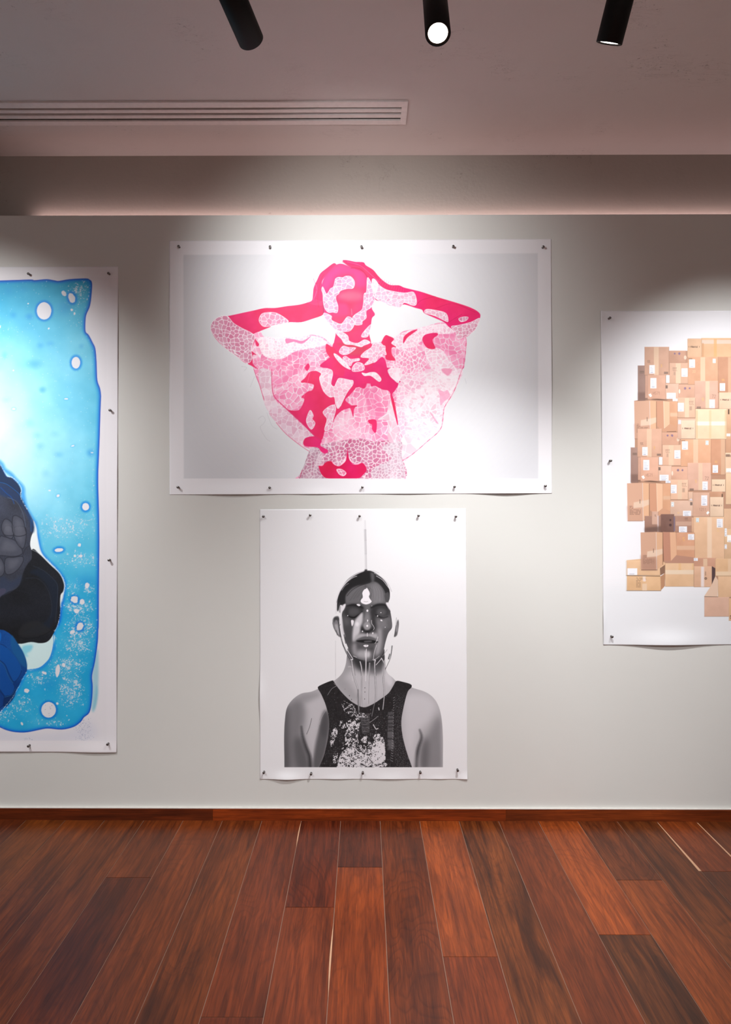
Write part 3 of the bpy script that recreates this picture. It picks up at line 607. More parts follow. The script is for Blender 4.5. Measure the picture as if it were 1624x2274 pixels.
# ---------------------------------------------------------------- the black and white portrait
def paint_portrait():
    c = Canvas(575, 1127, 1040, 1732, .6, (238, 237, 240), 4)
    def g(v): return (v, v*.985, v*1.0+2)
    def sp(fr, pts, v, soft=0, al=1.0, smooth=True): c.poly(P(fr, *pts), g(v), al, smooth, soft)
    def st(fr, pts, wd, v, al=1.0, soft=.5): c.stroke(P(fr, *pts), wd, g(v), al, True, soft)
    # body
    body = [(50,1400),(50,1250),(50,1120),(50,1000),(48,800),(55,640),(75,520),(130,440),(210,385),(300,368),(370,340),(450,300),(540,250),(600,190),(632,110),(645,20),(660,-50),(820,-80),(985,-50),(1000,20),(1008,120),(1030,190),(1080,235),(1120,270),(1255,325),(1390,370),(1470,430),(1520,520),(1545,640),(1555,800),(1555,1000),(1555,1120),(1555,1250),(1555,1400)]
    bm_ = c.mask(P('H', *body)); c.put(bm_, g(182))
    keep = c.c.copy()
    sp('H', [(48,1100),(48,600),(75,500),(150,440),(230,440),(250,600),(225,780),(270,900),(290,1100)], 128, 9)
    sp('H', [(40,1100),(40,640),(60,520),(85,520),(85,800),(95,1100)], 84, 6)
    sp('H', [(180,1100),(140,850),(200,800),(250,900),(290,1000),(300,1100)], 92, 6, .8)
    sp('H', [(250,480),(330,390),(430,420),(445,540),(390,700),(345,900),(315,1100),(300,1000),(262,800),(275,560)], 196, 7)
    sp('H', [(200,400),(330,372),(400,390),(330,440),(240,470)], 150, 5, .7)
    st('H', [(212,700),(225,790),(255,890),(288,980),(298,1090)], [1,4,6,7,7], 40, .8, 7)
    sp('H', [(440,540),(480,640),(450,900),(385,1090),(322,1090),(345,880),(390,680)], 96, 3)
    sp('H', [(430,560),(470,640),(440,800),(400,760),(395,680)], 80, 4, .8)
    st('H', [(310,620),(290,700),(262,770)], 1, 70, .8); st('H', [(385,640),(350,780),(325,860),(322,990)], 1.1, 205, .45); st('H', [(445,540),(400,620),(385,680)], 1, 205, .45)
    sp('H', [(1200,400),(1390,395),(1490,500),(1420,650),(1330,740),(1290,900),(1260,1040),(1190,860),(1180,560)], 206, 8)
    sp('H', [(1345,1100),(1365,880),(1430,740),(1510,600),(1550,640),(1560,800),(1560,1100)], 138, 8)
    sp('H', [(1350,1100),(1350,900),(1400,800),(1420,900),(1400,1100)], 96, 6, .8)
    sp('H', [(1530,560),(1565,700),(1570,1100),(1545,1100),(1540,700)], 176, 3, .9)
    st('H', [(1335,730),(1352,800),(1322,900),(1304,1000),(1300,1090)], [1,4,6,7,7], 44, .8, 7)
    sp('H', [(1220,900),(1290,960),(1290,1100),(1240,1100)], 200, 4, .7)
    # neck
    sp('H', [(620,150),(645,-20),(700,-20),(700,200),(620,300),(560,300),(570,230)], 150, 6, .8)
    sp('H', [(690,160),(900,150),(1000,220),(1060,300),(1000,400),(900,460),(800,490),(700,440),(620,360),(600,270)], 194, 7)
    sp('H', [(560,280),(640,250),(700,330),(760,440),(700,450),(600,370)], 160, 6, .8)
    sp('H', [(660,-40),(1000,-40),(1005,100),(960,160),(880,150),(820,180),(740,150),(690,80)], 50, 6)
    sp('H', [(860,120),(980,100),(960,190),(870,200)], 96, 5, .7)
    sp('H', [(1000,60),(1010,140),(1080,240),(1060,320),(1010,260),(990,160)], 214, 3, .9)
    st('H', [(660,130),(690,140),(700,260)], 2.5, 216, .5, 2)
    for q in ((668,405),(688,441),(672,470),(812,436),(815,330),(815,370)): c.ell(*P('H', q)[0], .9, .9, g(50))
    # keep paper white outside the body
    inv = 1-bm_[1]; c.c[bm_[0]] = c.c[bm_[0]]*(1-inv[..., None])+(np.array((238,237,240))/255)*inv[..., None]
    out = np.ones(c.c.shape[:2], bool); out[bm_[0]] = False; c.c[out] = np.array((238,237,240))/255
    # knitted top
    top = P('H',(370,338),(385,310),(500,262),(522,276),(560,330),(620,400),(700,470),(800,515),(880,490),(960,440),(1040,380),(1085,310),(1115,265),(1180,275),(1250,297),(1257,325),(1220,370),(1185,500),(1160,650),(1175,800),(1215,950),(1250,1050),(1285,1150),(1320,1260),(310,1260),(350,1150),(395,1050),(430,960),(465,800),(475,640),(445,500),(400,390))
    tm = c.mask(top, True, 0, 4); sl, m = tm
    n = c.noise(3, 5, c.X[sl], c.Y[sl], 3)
    c.put((sl, m), (26+22*n)[..., None]*np.array((1, .96, 1.02)))
    X, Y = c.X[sl], c.Y[sl]
    e, idv = c.voro(4.3, 7, X, Y, 1, 1.1, 1.5)          # open knit: lighter holes
    hole = np.clip((e-1.3)/1.0, 0, 1)*m
    den = np.clip((Y-1560)/60, 0, 1)*np.clip(1-np.abs(X-820)/150, 0, 1)**.3
    c.put((sl, hole*den*np.where(idv > .35, .75, .2)), g(92))
    def wet(pts, v=226, size=3.6, seed=3, cut=1.0, al=1.0):
        q = c.mask(P('H', *pts), True, 1.6)
        s2, mm = q; X, Y = c.X[s2], c.Y[s2]; n = c.noise(5.5, seed, X+1.5*np.sin(Y/3.2), Y, 3)
        wx = X+1.6*np.sin(Y/5.5+seed)+4*(c.noise(14, seed+2, X, Y, 2)-.5); wy = Y+1.6*np.sin(X/6.5)+5*(c.noise(12, seed+3, X, Y, 2)-.5)
        st_ = np.sin(wx*2*np.pi/3.9)*.5+np.sin(wy*2*np.pi/4.6+np.pi*(np.floor(wx/3.9) % 2))*.5
        r = .5+.22*st_+1.0*(c.noise(3.4, seed+1, X, Y, 2)-.5)
        a = np.clip((r-(.56-.16*cut))/.14, 0, 1)*np.clip((mm*1.5-n*.9)/.25, 0, 1)
        c.put((s2, a*al), g(v))
    wet([(560,1060),(600,900),(640,740),(700,650),(765,665),(745,800),(780,880),(870,850),(865,1070),(560,1084)], seed=11, cut=.5)
    wet([(560,1060),(590,960),(680,890),(760,940),(840,960),(860,1075),(560,1084)], seed=17, cut=1.1)
    wet([(878,1045),(890,860),(970,790),(1000,860),(1003,1030),(940,1045)], seed=13, cut=1.5)
    wet([(890,1040),(905,900),(980,850),(995,1020)], seed=19, cut=2.2)
    wet([(488,880),(500,760),(535,710),(555,760),(520,830),(505,890)], seed=15, cut=.6)
    wet([(520,1050),(520,950),(550,940),(555,1030)], seed=16, cut=.4); wet([(600,640),(640,700),(600,720),(570,670)], seed=18, cut=.3)
    wet([(895,790),(940,760),(960,780),(910,820)], seed=20, cut=1.5); wet([(780,810),(840,790),(830,850),(790,840)], seed=21, cut=1.2)
    wet([(640,660),(760,620),(760,700),(690,760)], seed=22, cut=.5); wet([(890,1060),(1020,1050),(1000,1084),(900,1084)], seed=23, cut=1.2)
    wet([(600,450),(640,450),(720,520),(700,600),(610,540)], 200, seed=24, cut=-.2); wet([(700,560),(760,560),(850,600),(760,620)], 210, seed=25, cut=.2)
    for k in range(17): st('H', [(772+k*1.0,575+k*11),(812,583+k*11+(k % 3)*3),(858,574+k*11)], .8, 150+30*(k % 2), .75, .6)
    for k in range(10): # ladder of loose stitches
        y = 560+k*37; sp('H', [(1035-k*.6,y),(1080,y-3),(1088,y+26),(1032-k*.6,y+28)], 88+5*(k % 3), .5, .85, False)
    sp('H', [(1030,745),(1085,745),(1092,800),(1030,800)], 98, .5, .9, False); sp('H', [(1032,830),(1090,830),(1095,900),(1045,905)], 98, .5, .9, False)
    e2, id2 = c.voro(3.4, 9, c.X[sl], c.Y[sl], 1.5, .8, 1)
    reg = np.clip((c.X[sl]-(620+1090/4.274))/3, 0, 1)*np.clip((c.Y[sl]-(1450+330/4.274))/20, 0, 1)
    c.put((sl, np.clip((e2-1.1)/.8, 0, 1)*m*reg*.8), g(82))
    rs = np.random.RandomState(5)
    for _ in range(90):
        x = rs.uniform(470, 1150); y = rs.uniform(330, 800)
        q = P('H', (x, y))[0]
        if (x-800)**2/170**2+(y-380)**2/150**2 < 1: continue
        c.ell(q[0], q[1], rs.uniform(.3,.8), rs.uniform(.3,.8), g(rs.uniform(110, 220)), .8)
    for k in range(26):
        y = 420+k*24; st('H', [(1078-k*1.5+20,y),(1086-k*.2,y+7)], 1.1, 190, .7); 
    st('H', [(520,290),(545,310),(500,340),(460,400)], 1, 180, .7); st('H', [(860,660),(895,635),(940,600)], 1, 200, .8); st('H', [(895,680),(920,720),(940,715)], 2, 225, .9); st('H', [(945,520),(950,540)], 2.2, 230, .9)
    # redraw garment edge and white below
    # head ------------------------------------------------
    def gp(pts, v, soft=0, al=1.0): sp('G', pts, v, soft, al)
    def gs(pts, wd, v, al=1.0, soft=.5): st('G', pts, wd, v, al, soft)
    gp([(275,1060),(285,1010),(320,982),(372,985),(385,1100),(412,1290),(370,1292),(330,1230),(290,1150)], 128, .5)
    gp([(300,1000),(340,985),(372,1000),(370,1050),(330,1030),(290,1080)], 60, 1.0, .9); gp([(310,1120),(350,1110),(380,1250),(350,1250)], 188, 1.5, .7); gs([(275,1080),(300,1170),(345,1250),(380,1290)], 1, 60, .7)
    gs([(300,1020),(345,1030),(372,1110),(395,1240)], 1.1, 40, .8); gs([(330,1200),(350,1270)], 2, 60, .6, 1)
    gp([(1240,1302),(1250,1240),(1265,1150),(1290,1050),(1306,1035),(1312,1110),(1295,1230),(1280,1280)], 92, .4); gp([(1270,1130),(1290,1080),(1295,1180),(1270,1230)], 160, .8, .8); gs([(1270,1120),(1258,1200),(1245,1290)], 1.2, 50, .8)
    gs([(1275,1000),(1268,1120)], 1.2, 160, .7)
    face = [(345,870),(350,720),(400,570),(500,410),(640,310),(760,267),(870,265),(980,320),(1090,420),(1150,520),(1172,600),(1170,700),(1150,770),(1180,900),(1205,1050),(1205,1160),(1150,1240),(1105,1380),(1078,1500),(1040,1600),(960,1660),(800,1690),(680,1650),(590,1610),(530,1500),(480,1380),(440,1250),(420,1100),(420,940),(450,850),(400,800),(370,850)]
    fm = c.mask(P('G', *face), True, 0, 4); snap = c.c.copy(); c.put(fm, g(84)); before = c.c[fm[0]].copy(); base_bg = np.array((238,237,240))/255
    gp([(470,640),(560,555),(700,500),(860,455),(980,440),(1070,540),(1115,700),(1110,800),(900,810),(800,840),(700,800),(560,800),(470,760)], 104, 3)
    gp([(880,500),(960,470),(1040,560),(1070,760),(900,790),(890,620)], 132, 4, .85)
    gp([(345,880),(350,720),(400,570),(500,410),(640,305),(760,262),(880,262),(980,316),(1095,420),(1175,560),(1175,720),(1130,740),(1108,640),(1050,520),(960,440),(880,440),(760,480),(660,495),(560,550),(480,650),(470,780),(400,800),(370,860)], 34, 1.2)
    gp([(640,330),(760,285),(860,290),(870,420),(700,470),(520,540),(440,640),(500,480)], 24, 3, .8)
    gp([(870,290),(930,320),(920,450),(890,450)], 96, 1.8, .8)
    for k in range(22):
        x = 520+k*17+(k*37 % 11); gs([(820-k*3,480+k % 5*6),(x+130-k*5,560),(x,640+(k*53 % 60)+40)], .7, 50 if k % 3 else 128, .32, .8)
    for k in range(16):
        x = 890+k*13+(k*29 % 7); gs([(880+k*7,480),(x,580),(x+6,650+(k*47 % 110))], .8, 90 if k % 3 else 156, .3, .8)
    gs([(860,450),(700,500),(580,570),(500,660)], 1.2, 26, .7)
    gp([(1090,640),(1150,600),(1172,700),(1140,765),(1105,740)], 78, .8)
    # eyes
    gp([(470,850),(540,800),(700,800),(770,840),(760,920),(700,960),(600,1010),(500,1000),(450,940)], 48, 4)
    gp([(870,850),(960,800),(1100,800),(1160,860),(1150,960),(1060,1010),(960,980),(900,930)], 48, 4)
    gp([(540,860),(620,845),(700,880),(680,940),(600,970),(530,950)], 78, 3); gp([(980,870),(1040,850),(1110,880),(1110,950),(1040,975),(970,940)], 86, 3)
    gs([(500,818),(600,800),(700,825),(750,850)], [2,5,5,3], 22, .85, 3); gs([(880,845),(980,800),(1090,800),(1130,840)], [3,5,4,2], 22, .85, 3)
    gs([(500,962),(560,992),(620,995),(680,955),(740,900)], [1.6,3.4,3.6,3,2], 14, .95, 1.2); gs([(950,950),(1000,985),(1070,1005),(1140,985)], [1.6,3.2,3.4,2], 16, .95, 1.2)
    # cheeks
    gp([(430,960),(520,1010),(590,1060),(590,1200),(560,1400),(500,1380),(450,1220)], 70, 4); gp([(450,990),(520,1030),(540,1100),(470,1120)], 104, 4, .7)
    gp([(950,1030),(1060,1020),(1170,1000),(1190,1130),(1100,1180),(1030,1230),(960,1180)], 122, 5); gp([(1120,1030),(1190,1050),(1190,1150),(1130,1130)], 96, 3, .8)
    gp([(1050,1200),(1150,1200),(1100,1360),(1070,1520),(1030,1600),(1030,1400)], 92, 4)
    # nose
    gp([(785,840),(850,840),(870,960),(890,1100),(885,1180),(820,1200),(740,1180),(745,1060),(775,960)], 112, 3.5)
    gp([(790,950),(840,950),(855,1060),(780,1060)], 142, 4, .8)
    gp([(872,880),(925,900),(945,1030),(960,1150),(930,1190),(890,1120),(882,1000)], 46, 3, .9)
    gp([(770,860),(790,860),(765,1000),(745,1000)], 74, 2, .7)
    gp([(715,1150),(760,1140),(820,1190),(880,1150),(935,1150),(930,1195),(870,1225),(820,1240),(760,1225),(715,1190)], 52, 2)
    c.ell(*P('G',(815,1130))[0], 8, 9, g(156), .9, 0, 5)
    gs([(720,1185),(740,1175),(770,1195),(760,1210)], 1.1, 28, .9); gs([(870,1200),(900,1180),(925,1185)], 1.4, 24, .9); gp([(800,1205),(850,1205),(870,1230),(820,1245),(780,1230)], 36, 1.2)
    # pale glazed cheek
    gp([(742,915),(748,1000),(738,1080),(712,1140),(700,1230),(660,1300),(600,1370),(585,1290),(598,1160),(620,1060),(670,985)], 204, 1.6)
    c.ell(*P('G',(660,1100))[0], 4, 5, g(232), .9, 0, 4)
    gp([(565,1042),(605,1045),(600,1100),(577,1132)], 236, .3)
    gp([(985,1190),(1040,1190),(1050,1380),(1020,1540),(960,1600),(940,1560),(960,1400),(985,1300)], 166, 3.5)
    # mouth
    gp([(640,1280),(720,1245),(800,1255),(900,1245),(975,1250),(975,1330),(900,1320),(820,1298),(720,1320),(640,1360),(590,1380)], 176, 2.5)
    gp([(640,1358),(720,1312),(790,1294),(820,1302),(860,1294),(930,1322),(992,1372),(900,1356),(740,1352)], 96, 1)
    gp([(645,1362),(740,1346),(820,1342),(900,1350),(988,1378),(940,1400),(860,1402),(760,1394),(690,1384)], 22, .8)
    gp([(770,1366),(820,1358),(885,1358),(880,1382),(780,1386)], 96, .8, .9)
    gp([(672,1392),(760,1398),(860,1404),(945,1404),(915,1450),(840,1478),(770,1476),(715,1450)], 88, 1.2)
    gp([(700,1470),(800,1490),(920,1470),(880,1510),(780,1515)], 66, 2.5, .8)
    gp([(760,1432),(800,1424),(835,1430),(832,1448),(800,1462),(768,1450)], 246, .3); gs([(805,1425),(803,1462)], .8, 140)
    # chin and jaw
    gp([(600,1400),(640,1410),(655,1560),(620,1590),(590,1550),(580,1470)], 150, 3)
    gp([(660,1520),(760,1500),(860,1530),(880,1600),(820,1650),(720,1640),(640,1600)], 170, 4)
    gp([(780,1530),(800,1520),(800,1610),(780,1610)], 214, 1.5, .8); gp([(820,1540),(855,1540),(850,1610),(815,1610)], 210, 2, .9)
    gs([(590,1610),(650,1640),(720,1665),(800,1680)], 1.2, 30, .8); gs([(600,1600),(650,1620)], 1.2, 220, .8); gs([(900,1660),(960,1640),(1010,1600)], 1, 212, .8)
    # clip to face
    full = np.zeros(c.c.shape[:2]); full[fm[0]] = fm[1]; full = full[..., None]; c.c = snap*(1-full)+c.c*full
    # forehead highlight, sparkles
    gp([(800,545),(812,532),(832,560),(850,590),(858,630),(845,670),(865,710),(887,745),(860,775),(800,792),(740,775),(715,745),(725,712),(748,680),(742,610),(770,560)], 246, .2)
    gs([(765,745),(800,752),(830,745)], .7, 120, .8)
    gp([(652,790),(690,785),(712,805),(690,820),(660,805)], 236, .3)
    for (x, y, r) in ((820,890,2.2),(824,1045,1.4),(818,1128,2.2),(980,973,1.3),(1033,920,1),(1040,1042,1.6),(512,967,1),(744,1213,1.4),(1100,1150,.8),(905,1243,1.4),(890,815,.6)): c.ell(*P('G',(x,y))[0], r, r*1.15, g(248), .95)
    gs([(824,1030),(822,1062)], 1.2, 240); gs([(1028,1035),(1052,1050)], 1.6, 245); gs([(818,1242),(819,1290)], 1.4, 235); gs([(907,1232),(905,1255)], 1.6, 240)
    gs([(885,1040),(888,1090),(915,1130),(928,1165),(915,1190)], 1.1, 220, .9); gs([(985,1300),(975,1340),(950,1390),(940,1400)], 1.2, 232, .9); gs([(960,1350),(985,1360)], 1, 220)
    gs([(965,1430),(940,1500),(925,1560),(915,1650)], 1.1, 226, .85)
    gs([(805,1490),(802,1600),(797,1906)], 1.5, 226, .95)
    # clear liquid running over the hair, ears and neck
    gs([(330,930),(332,780),(360,640),(430,510),(540,390),(660,310),(760,268)], 2.6, 226, .9, 2); gs([(345,700),(400,570),(500,440),(600,370),(655,350)], 1.1, 236, .85); gs([(420,570),(470,500),(525,462)], 1, 200, .7)
    gs([(338,760),(390,600),(490,460),(560,410)], .9, 90, .7); gs([(960,345),(1060,410),(1130,500),(1190,580)], 1.3, 226, .85); gs([(930,300),(1060,380),(1150,480),(1200,590)], 1.6, 200, .8, 1.5)
    gs([(760,262),(900,262),(1000,300)], 1.2, 190, .7, 1.2)
    gp([(345,860),(375,770),(395,765),(385,830),(370,880),(352,900)], 60, .5); gp([(375,900),(395,820),(405,830),(398,920)], 150, .6); gp([(425,870),(440,800),(480,785),(470,840),(440,890)], 232, .5); gp([(400,860),(430,800),(425,900),(405,960)], 226, .8, .9)
    gp([(1110,770),(1160,770),(1185,880),(1150,850)], 236, .4); gp([(1170,880),(1182,900),(1175,920)], 70, .3)
    gp([(410,980),(425,1000),(445,1180),(470,1290),(450,1310),(400,1200),(380,1080)], 222, .8, .9)
    gs([(385,1000),(395,1140),(415,1290),(450,1410),(520,1530),(590,1640)], 1.7, 232, .95); gs([(372,1010),(378,1150),(405,1300),(440,1430),(500,1560),(565,1665)], [1,1.6,2.2,2.6,3,2.4], 36, .85, .7)
    gs([(410,1310),(430,1430),(490,1540),(560,1650)], 1, 206, .8); gs([(395,1100),(382,1130)], 1, 60, .6); gs([(540,1540),(590,1620)], 1.2, 60, .8); gs([(455,1270),(480,1400)], 2.2, 56, .7, 1.4)
    gs([(560,1660),(590,1655)], 2, 230); gs([(322,1360),(322,1760),(320,1906)], .7, 196, .8)
    gs([(575,1690),(590,1780),(612,1906)], 3.2, 214, .9); gs([(566,1690),(578,1790),(594,1906)], .9, 44, .8); gs([(590,1700),(610,1800),(630,1906)], .8, 60, .7)
    gs([(705,1690),(728,1770),(740,1906)], 2.4, 216, .9); gs([(700,1700),(716,1790),(724,1906)], .8, 50, .7); gs([(852,1705),(850,1906)], 1.1, 196, .85); gs([(868,1705),(860,1906)], 1, 150, .7)
    gs([(925,1665),(945,1668),(935,1760),(940,1906)], 2.6, 222, .9); gs([(950,1690),(945,1800),(955,1906)], .9, 50, .8); gs([(1040,1640),(1000,1690),(955,1740)], 1.5, 226, .9)
    gs([(1040,1636),(1080,1700),(1096,1790),(1085,1906)], 2.4, 226, .9); gs([(1056,1640),(1092,1720),(1102,1800)], .9, 40, .8)
    gp([(1050,1610),(1075,1580),(1090,1600),(1085,1650),(1070,1650)], 60, .6, .9); gs([(1060,1600),(1130,1500)], 1, 150, .8); gs([(1202,1440),(1190,1560),(1160,1640)], 1.1, 84, .8); gs([(1212,1440),(1185,1620),(1130,1750),(1100,1815)], 1.1, 60, .8); gs([(1170,1570),(1150,1640),(1160,1645)], 1.8, 50, .8)
    # drips down the chest
    for pts, w_ in (([(690,70),(700,180),(725,270),(750,350),(748,430),(758,540)], 2.8), ([(772,90),(786,180),(786,300),(782,505)], 2.4), ([(905,80),(912,200),(920,350),(918,450)], 2.2), ([(1000,70),(1003,170),(990,250),(1000,380),(985,535)], 2.6)):
        st('H', [(x-5, y) for x, y in pts], .8, 60, .8); st('H', [(x+5, y) for x, y in pts], .7, 90, .7); st('H', pts, w_*.6, 222, .85)
    st('H', [(823,0),(822,265)], 1.2, 232, .9); st('H', [(862,95),(852,300),(850,480)], 1.1, 130, .8); st('H', [(857,95),(848,300),(846,480)], .8, 220, .8); st('H', [(915,440),(880,600)], 1.3, 150, .8)
    st('H', [(750,350),(754,440),(757,560)], 3.2, 120, .7); st('H', [(535,0),(538,280)], .7, 200, .8)
    # the stream from above
    for (dx, wd, v, a0) in ((-1.6, 1.3, 186, .8), (.6, 2.0, 168, .8), (2.2, .9, 190, .8), (-.4, 1.0, 226, .6)):
        top_ = 1156
        pts = [(810.8+dx*.6, top_), (811.0+dx, 1176), (811.6+dx, 1200), (812.3+dx*1.05, 1230), (813+dx, 1264)]
        for i in range(4): c.stroke(pts[i:i+2], wd, g(v if i else v+22), a0*((.4, 1, .85, .6)[i]), False, 1.0)
    c.rect(810.2, 1264.6, 815.8, 1268, g(44), 1, .4)
    # straight crop of the photograph at its foot
    c.rect(560, 1703.4, 1050, 1760, (238, 237, 240))
    return c

# ---------------------------------------------------------------- the blue picture
def paint_blue():
    c = Canvas(-30, 588, 266, 1675, .9, (234, 231, 236), 5)
    X, Y = c.X, c.Y
    shape = (P('K',(-2400,262),(-300,258),(0,257),(200,250),(400,244),(450,252),(600,240),(700,254),(760,262),(900,240),(1100,230),(1150,243),(1182,290),(1170,480),(1150,590),(1108,690),(1096,800),(1100,910),(1140,955),(1190,1050),(1225,1130),(1240,1300),(1250,1530),(1285,1640),(1297,1730))
      + P('L',(1296,150),(1290,300),(1281,620),(1270,900),(1262,1100),(1262,1300),(1272,1650)) + P('M',(1274,100),(1275,300),(1270,900),(1268,1300)) + P('N',(1262,0),(1255,150),(1220,400),(1182,580),(1190,720),(1180,900),(1150,1050),(1078,1115),(1040,1170),(950,1235),(800,1270),(620,1256),(500,1275),(380,1300),(290,1308),(180,1300),(80,1275),(0,1240),(-300,1230),(-2400,1240)))
    # faint splashes on the margin
    c.poly(P('N',(1262,230),(1200,500),(1195,700),(1180,1000),(1215,1040),(1255,850),(1270,600)), (150, 205, 222), .75, True, 2)
    c.poly(P('N',(1245,700),(1225,860),(1205,1020),(1240,960),(1262,800)), (110, 190, 214), .6, True, 1.5)
    c.poly(P('N',(0,1290),(300,1350),(900,1300),(1150,1150),(1170,1410),(0,1410)), (214, 216, 232), .55, True, 8)
    rs = np.random.RandomState(2)
    for _ in range(150):
        x = rs.normal(1080, 50); y = rs.uniform(1130, 1420); q = P('N', (x, y))[0]; c.ell(q[0], q[1], *[rs.uniform(.2,.55)]*2, (60,80,130), .6)
    for _ in range(12):
        q = P('N', (rs.normal(350, 40), rs.uniform(1380, 1415)))[0]; c.ell(q[0], q[1], .4, .4, (60,80,130), .7)
    sm = c.mask(shape, True, 0, 6); sl, m = sm
    core = blur(m, 10/c.st); edge = np.clip((1-core)*2.2, 0, 1)
    x, y = X[sl], Y[sl]; n = c.noise(90, 7, x, y, 4); n2 = c.noise(26, 9, x, y, 3)
    glow = np.exp(-((x+20)/190)**2-((y-990)/230)**2)                     # pale pool of thinned ink
    low = np.clip((y-1180)/200, 0, 1)
    top_ = np.clip((760-y)/150, 0, 1)
    a = np.array((86, 196, 232.)); bb = np.array((196, 238, 250.)); d = np.array((32, 172, 226.)); t_ = np.array((40, 164, 208.))
    f = a*(1-glow[..., None])+bb*glow[..., None]
    f = f*(1-low[..., None]*.85)+d*low[..., None]*.85
    f = f*(1-top_[..., None]*.85)+t_*top_[..., None]*.85
    f = f+((n-.5)*60)[..., None]*np.array((.9, .5, .25))+((n2-.5)*14)[..., None]
    e1 = np.clip((edge-.25)/.75, 0, 1)[..., None]; f = f*(1-e1*.75)+np.array((14, 140, 222.))*e1*.75
    c.put(sm, np.clip(f, 0, 255))
    # darker blooms
    for fr, cx, cy, rx, ry, al in (('K',450,1325,60,34,.5),('K',380,715,30,25,.6),('K',175,695,24,22,.4),('K',520,1085,26,24,.45),('K',650,1060,30,20,.35),('K',840,600,60,60,.35),('K',60,1215,24,30,.35),('K',1050,1095,20,20,.3),('K',300,360,50,30,.2),('K',110,380,50,40,.25),
        ('K',545,1650,28,24,.35),('L',550,40,24,22,.35),('L',385,465,36,36,.22),('L',480,620,34,26,.22),('L',715,605,36,26,.22),('L',750,868,36,22,.3),('L',520,760,30,28,.25),('L',590,1110,34,34,.22),('L',1170,845,30,30,.75),('L',80,160,34,24,.18),('M',1110,760,80,60,.4),('N',620,680,70,50,.3),('N',900,800,60,90,.25)):
        q = P(fr, (cx, cy))[0]; c.ell(q[0], q[1], rx*1.3/5.8, ry*1.3/5.8, (20, 124, 222), al*.62, 0, min(rx, ry)*3.0/5.8)
    # speckle, dense where the ink broke up
    den = np.zeros_like(X)
    for fr, cx, cy, rx, ry, v in (('K',1020,400,190,170,1),('K',1000,900,120,200,.35),('K',100,860,180,160,.35),('K',620,300,400,60,.25),('L',1220,1350,60,500,.55),('L',850,1750,450,130,.9),('M',800,100,420,160,.8),('M',1000,480,330,120,.9),('M',950,850,130,150,.8),('M',1150,860,90,70,1.1),('M',1020,1080,220,120,1.3),
        ('M',1050,1350,230,230,1.2),('N',1000,150,230,200,1.2),('N',880,450,260,150,1.1),('N',500,620,250,150,.8),('N',920,750,180,260,1.3),('N',220,950,300,170,.8),('N',620,1180,300,70,.8),('N',60,1100,200,110,.8)):
        q = P(fr, (cx, cy))[0]; den = np.maximum(den, v*np.exp(-((X-q[0])/(rx/5.8))**2-((Y-q[1])/(ry/5.8))**2))
    r1 = c.noise(1.7, 31, X, Y, 1)*.62+c.noise(4.5, 35, X, Y, 2)*.38; r2 = c.noise(9, 33, X, Y, 3)
    th = .86-.34*np.clip(den, 0, 1)*(.55+.9*r2)
    spk = np.clip((r1-th)/.10, 0, 1)*(den > .03)
    full = np.zeros_like(X); full[sl] = np.clip((m-.9)*10, 0, 1)
    haze = np.clip(den-.35, 0, 1)*.28*full; c.c = c.c*(1-haze[..., None])+np.array((170,216,236))/255*haze[..., None]
    spk = spk*full*.85; c.c = c.c*(1-spk[..., None])+np.array((222,228,240))/255*spk[..., None]
    for _ in range(420):
        px = rs.uniform(0, 212); py = rs.uniform(620, 1200); i = int((px-c.x0)/c.st); j = int((py-c.y0)/c.st)
        if full[j, i] > .9: c.ell(px, py, *[rs.uniform(.25, .75)]*2, (224, 240, 250), .8)
    # holes
    for fr, cx, cy, rx, ry, ang, w_ in (('K',570,640,94,111,0,.08),('K',980,1308,56,76,0,.08),('K',825,415,30,38,-.5,.5),('K',928,475,44,66,-.3,.4),('L',1105,1540,43,48,0,.2),('L',750,1397,22,17,-.5,.1),('L',1187,842,18,8,0,.1),('L',940,755,22,9,-.3,.3),('L',855,150,26,10,0,.4),
        ('L',640,1330,16,9,0,.4),('L',180,280,22,14,0,.4),('K',0,845,12,20,0,.1),('N',628,1022,95,100,0,.06),('N',745,520,28,78,.12,.4),('N',825,445,22,28,0,.6),('N',285,1200,14,24,-.4,.3),('N',740,940,18,14,.4,.5),('N',345,775,34,26,0,.8),('N',575,545,30,20,.4,.9),
        ('M',760,356,54,24,-.12,.3),('M',1025,290,22,22,0,.5),('M',965,432,18,16,0,.7),('M',1045,432,24,18,0,.7),('M',965,995,46,40,.5,.8),('M',1060,1020,34,40,0,.8),('M',1125,810,26,44,0,.9),('M',1030,1340,44,50,0,1.0),('M',990,1140,34,30,0,1),('M',935,1410,34,20,-.4,1),('K',365,547,10,10,0,.2),('K',175,1408,10,10,0,.2),('K',630,868,10,14,.5,.2),('K',925,628,18,16,0,1),('K',962,675,12,18,0,.8)):
        q = P(fr, (cx, cy))[0]
        if rx > 40: c.ell(q[0], q[1], rx/5.8+4, ry/5.8+4, (0, 120, 226), .75, ang, 7)
        elif rx > 19: c.ell(q[0], q[1], rx/5.8+1.5, ry/5.8+1.5, (20, 140, 228), .3, ang, 4)
        c.ell(q[0], q[1], rx/5.8, ry/5.8, (232, 232, 238), 1, ang, .7, w_)
    for _ in range(14):
        q = P('N', (rs.normal(628, 45), rs.normal(1010, 45)))[0]; c.ell(q[0], q[1], .5, .5, (40,70,130), .8)
    # rim of pooled ink
    pre = c.c.copy(); c.stroke(shape[2:-2], 7, (16, 112, 226), .6, True, 4.5); fullm = np.zeros_like(X); fullm[sl] = m; c.c = pre*(1-fullm[..., None])+c.c*fullm[..., None]; c.stroke(shape[2:-2], 2.2, (8, 74, 196), .9, True, .9)
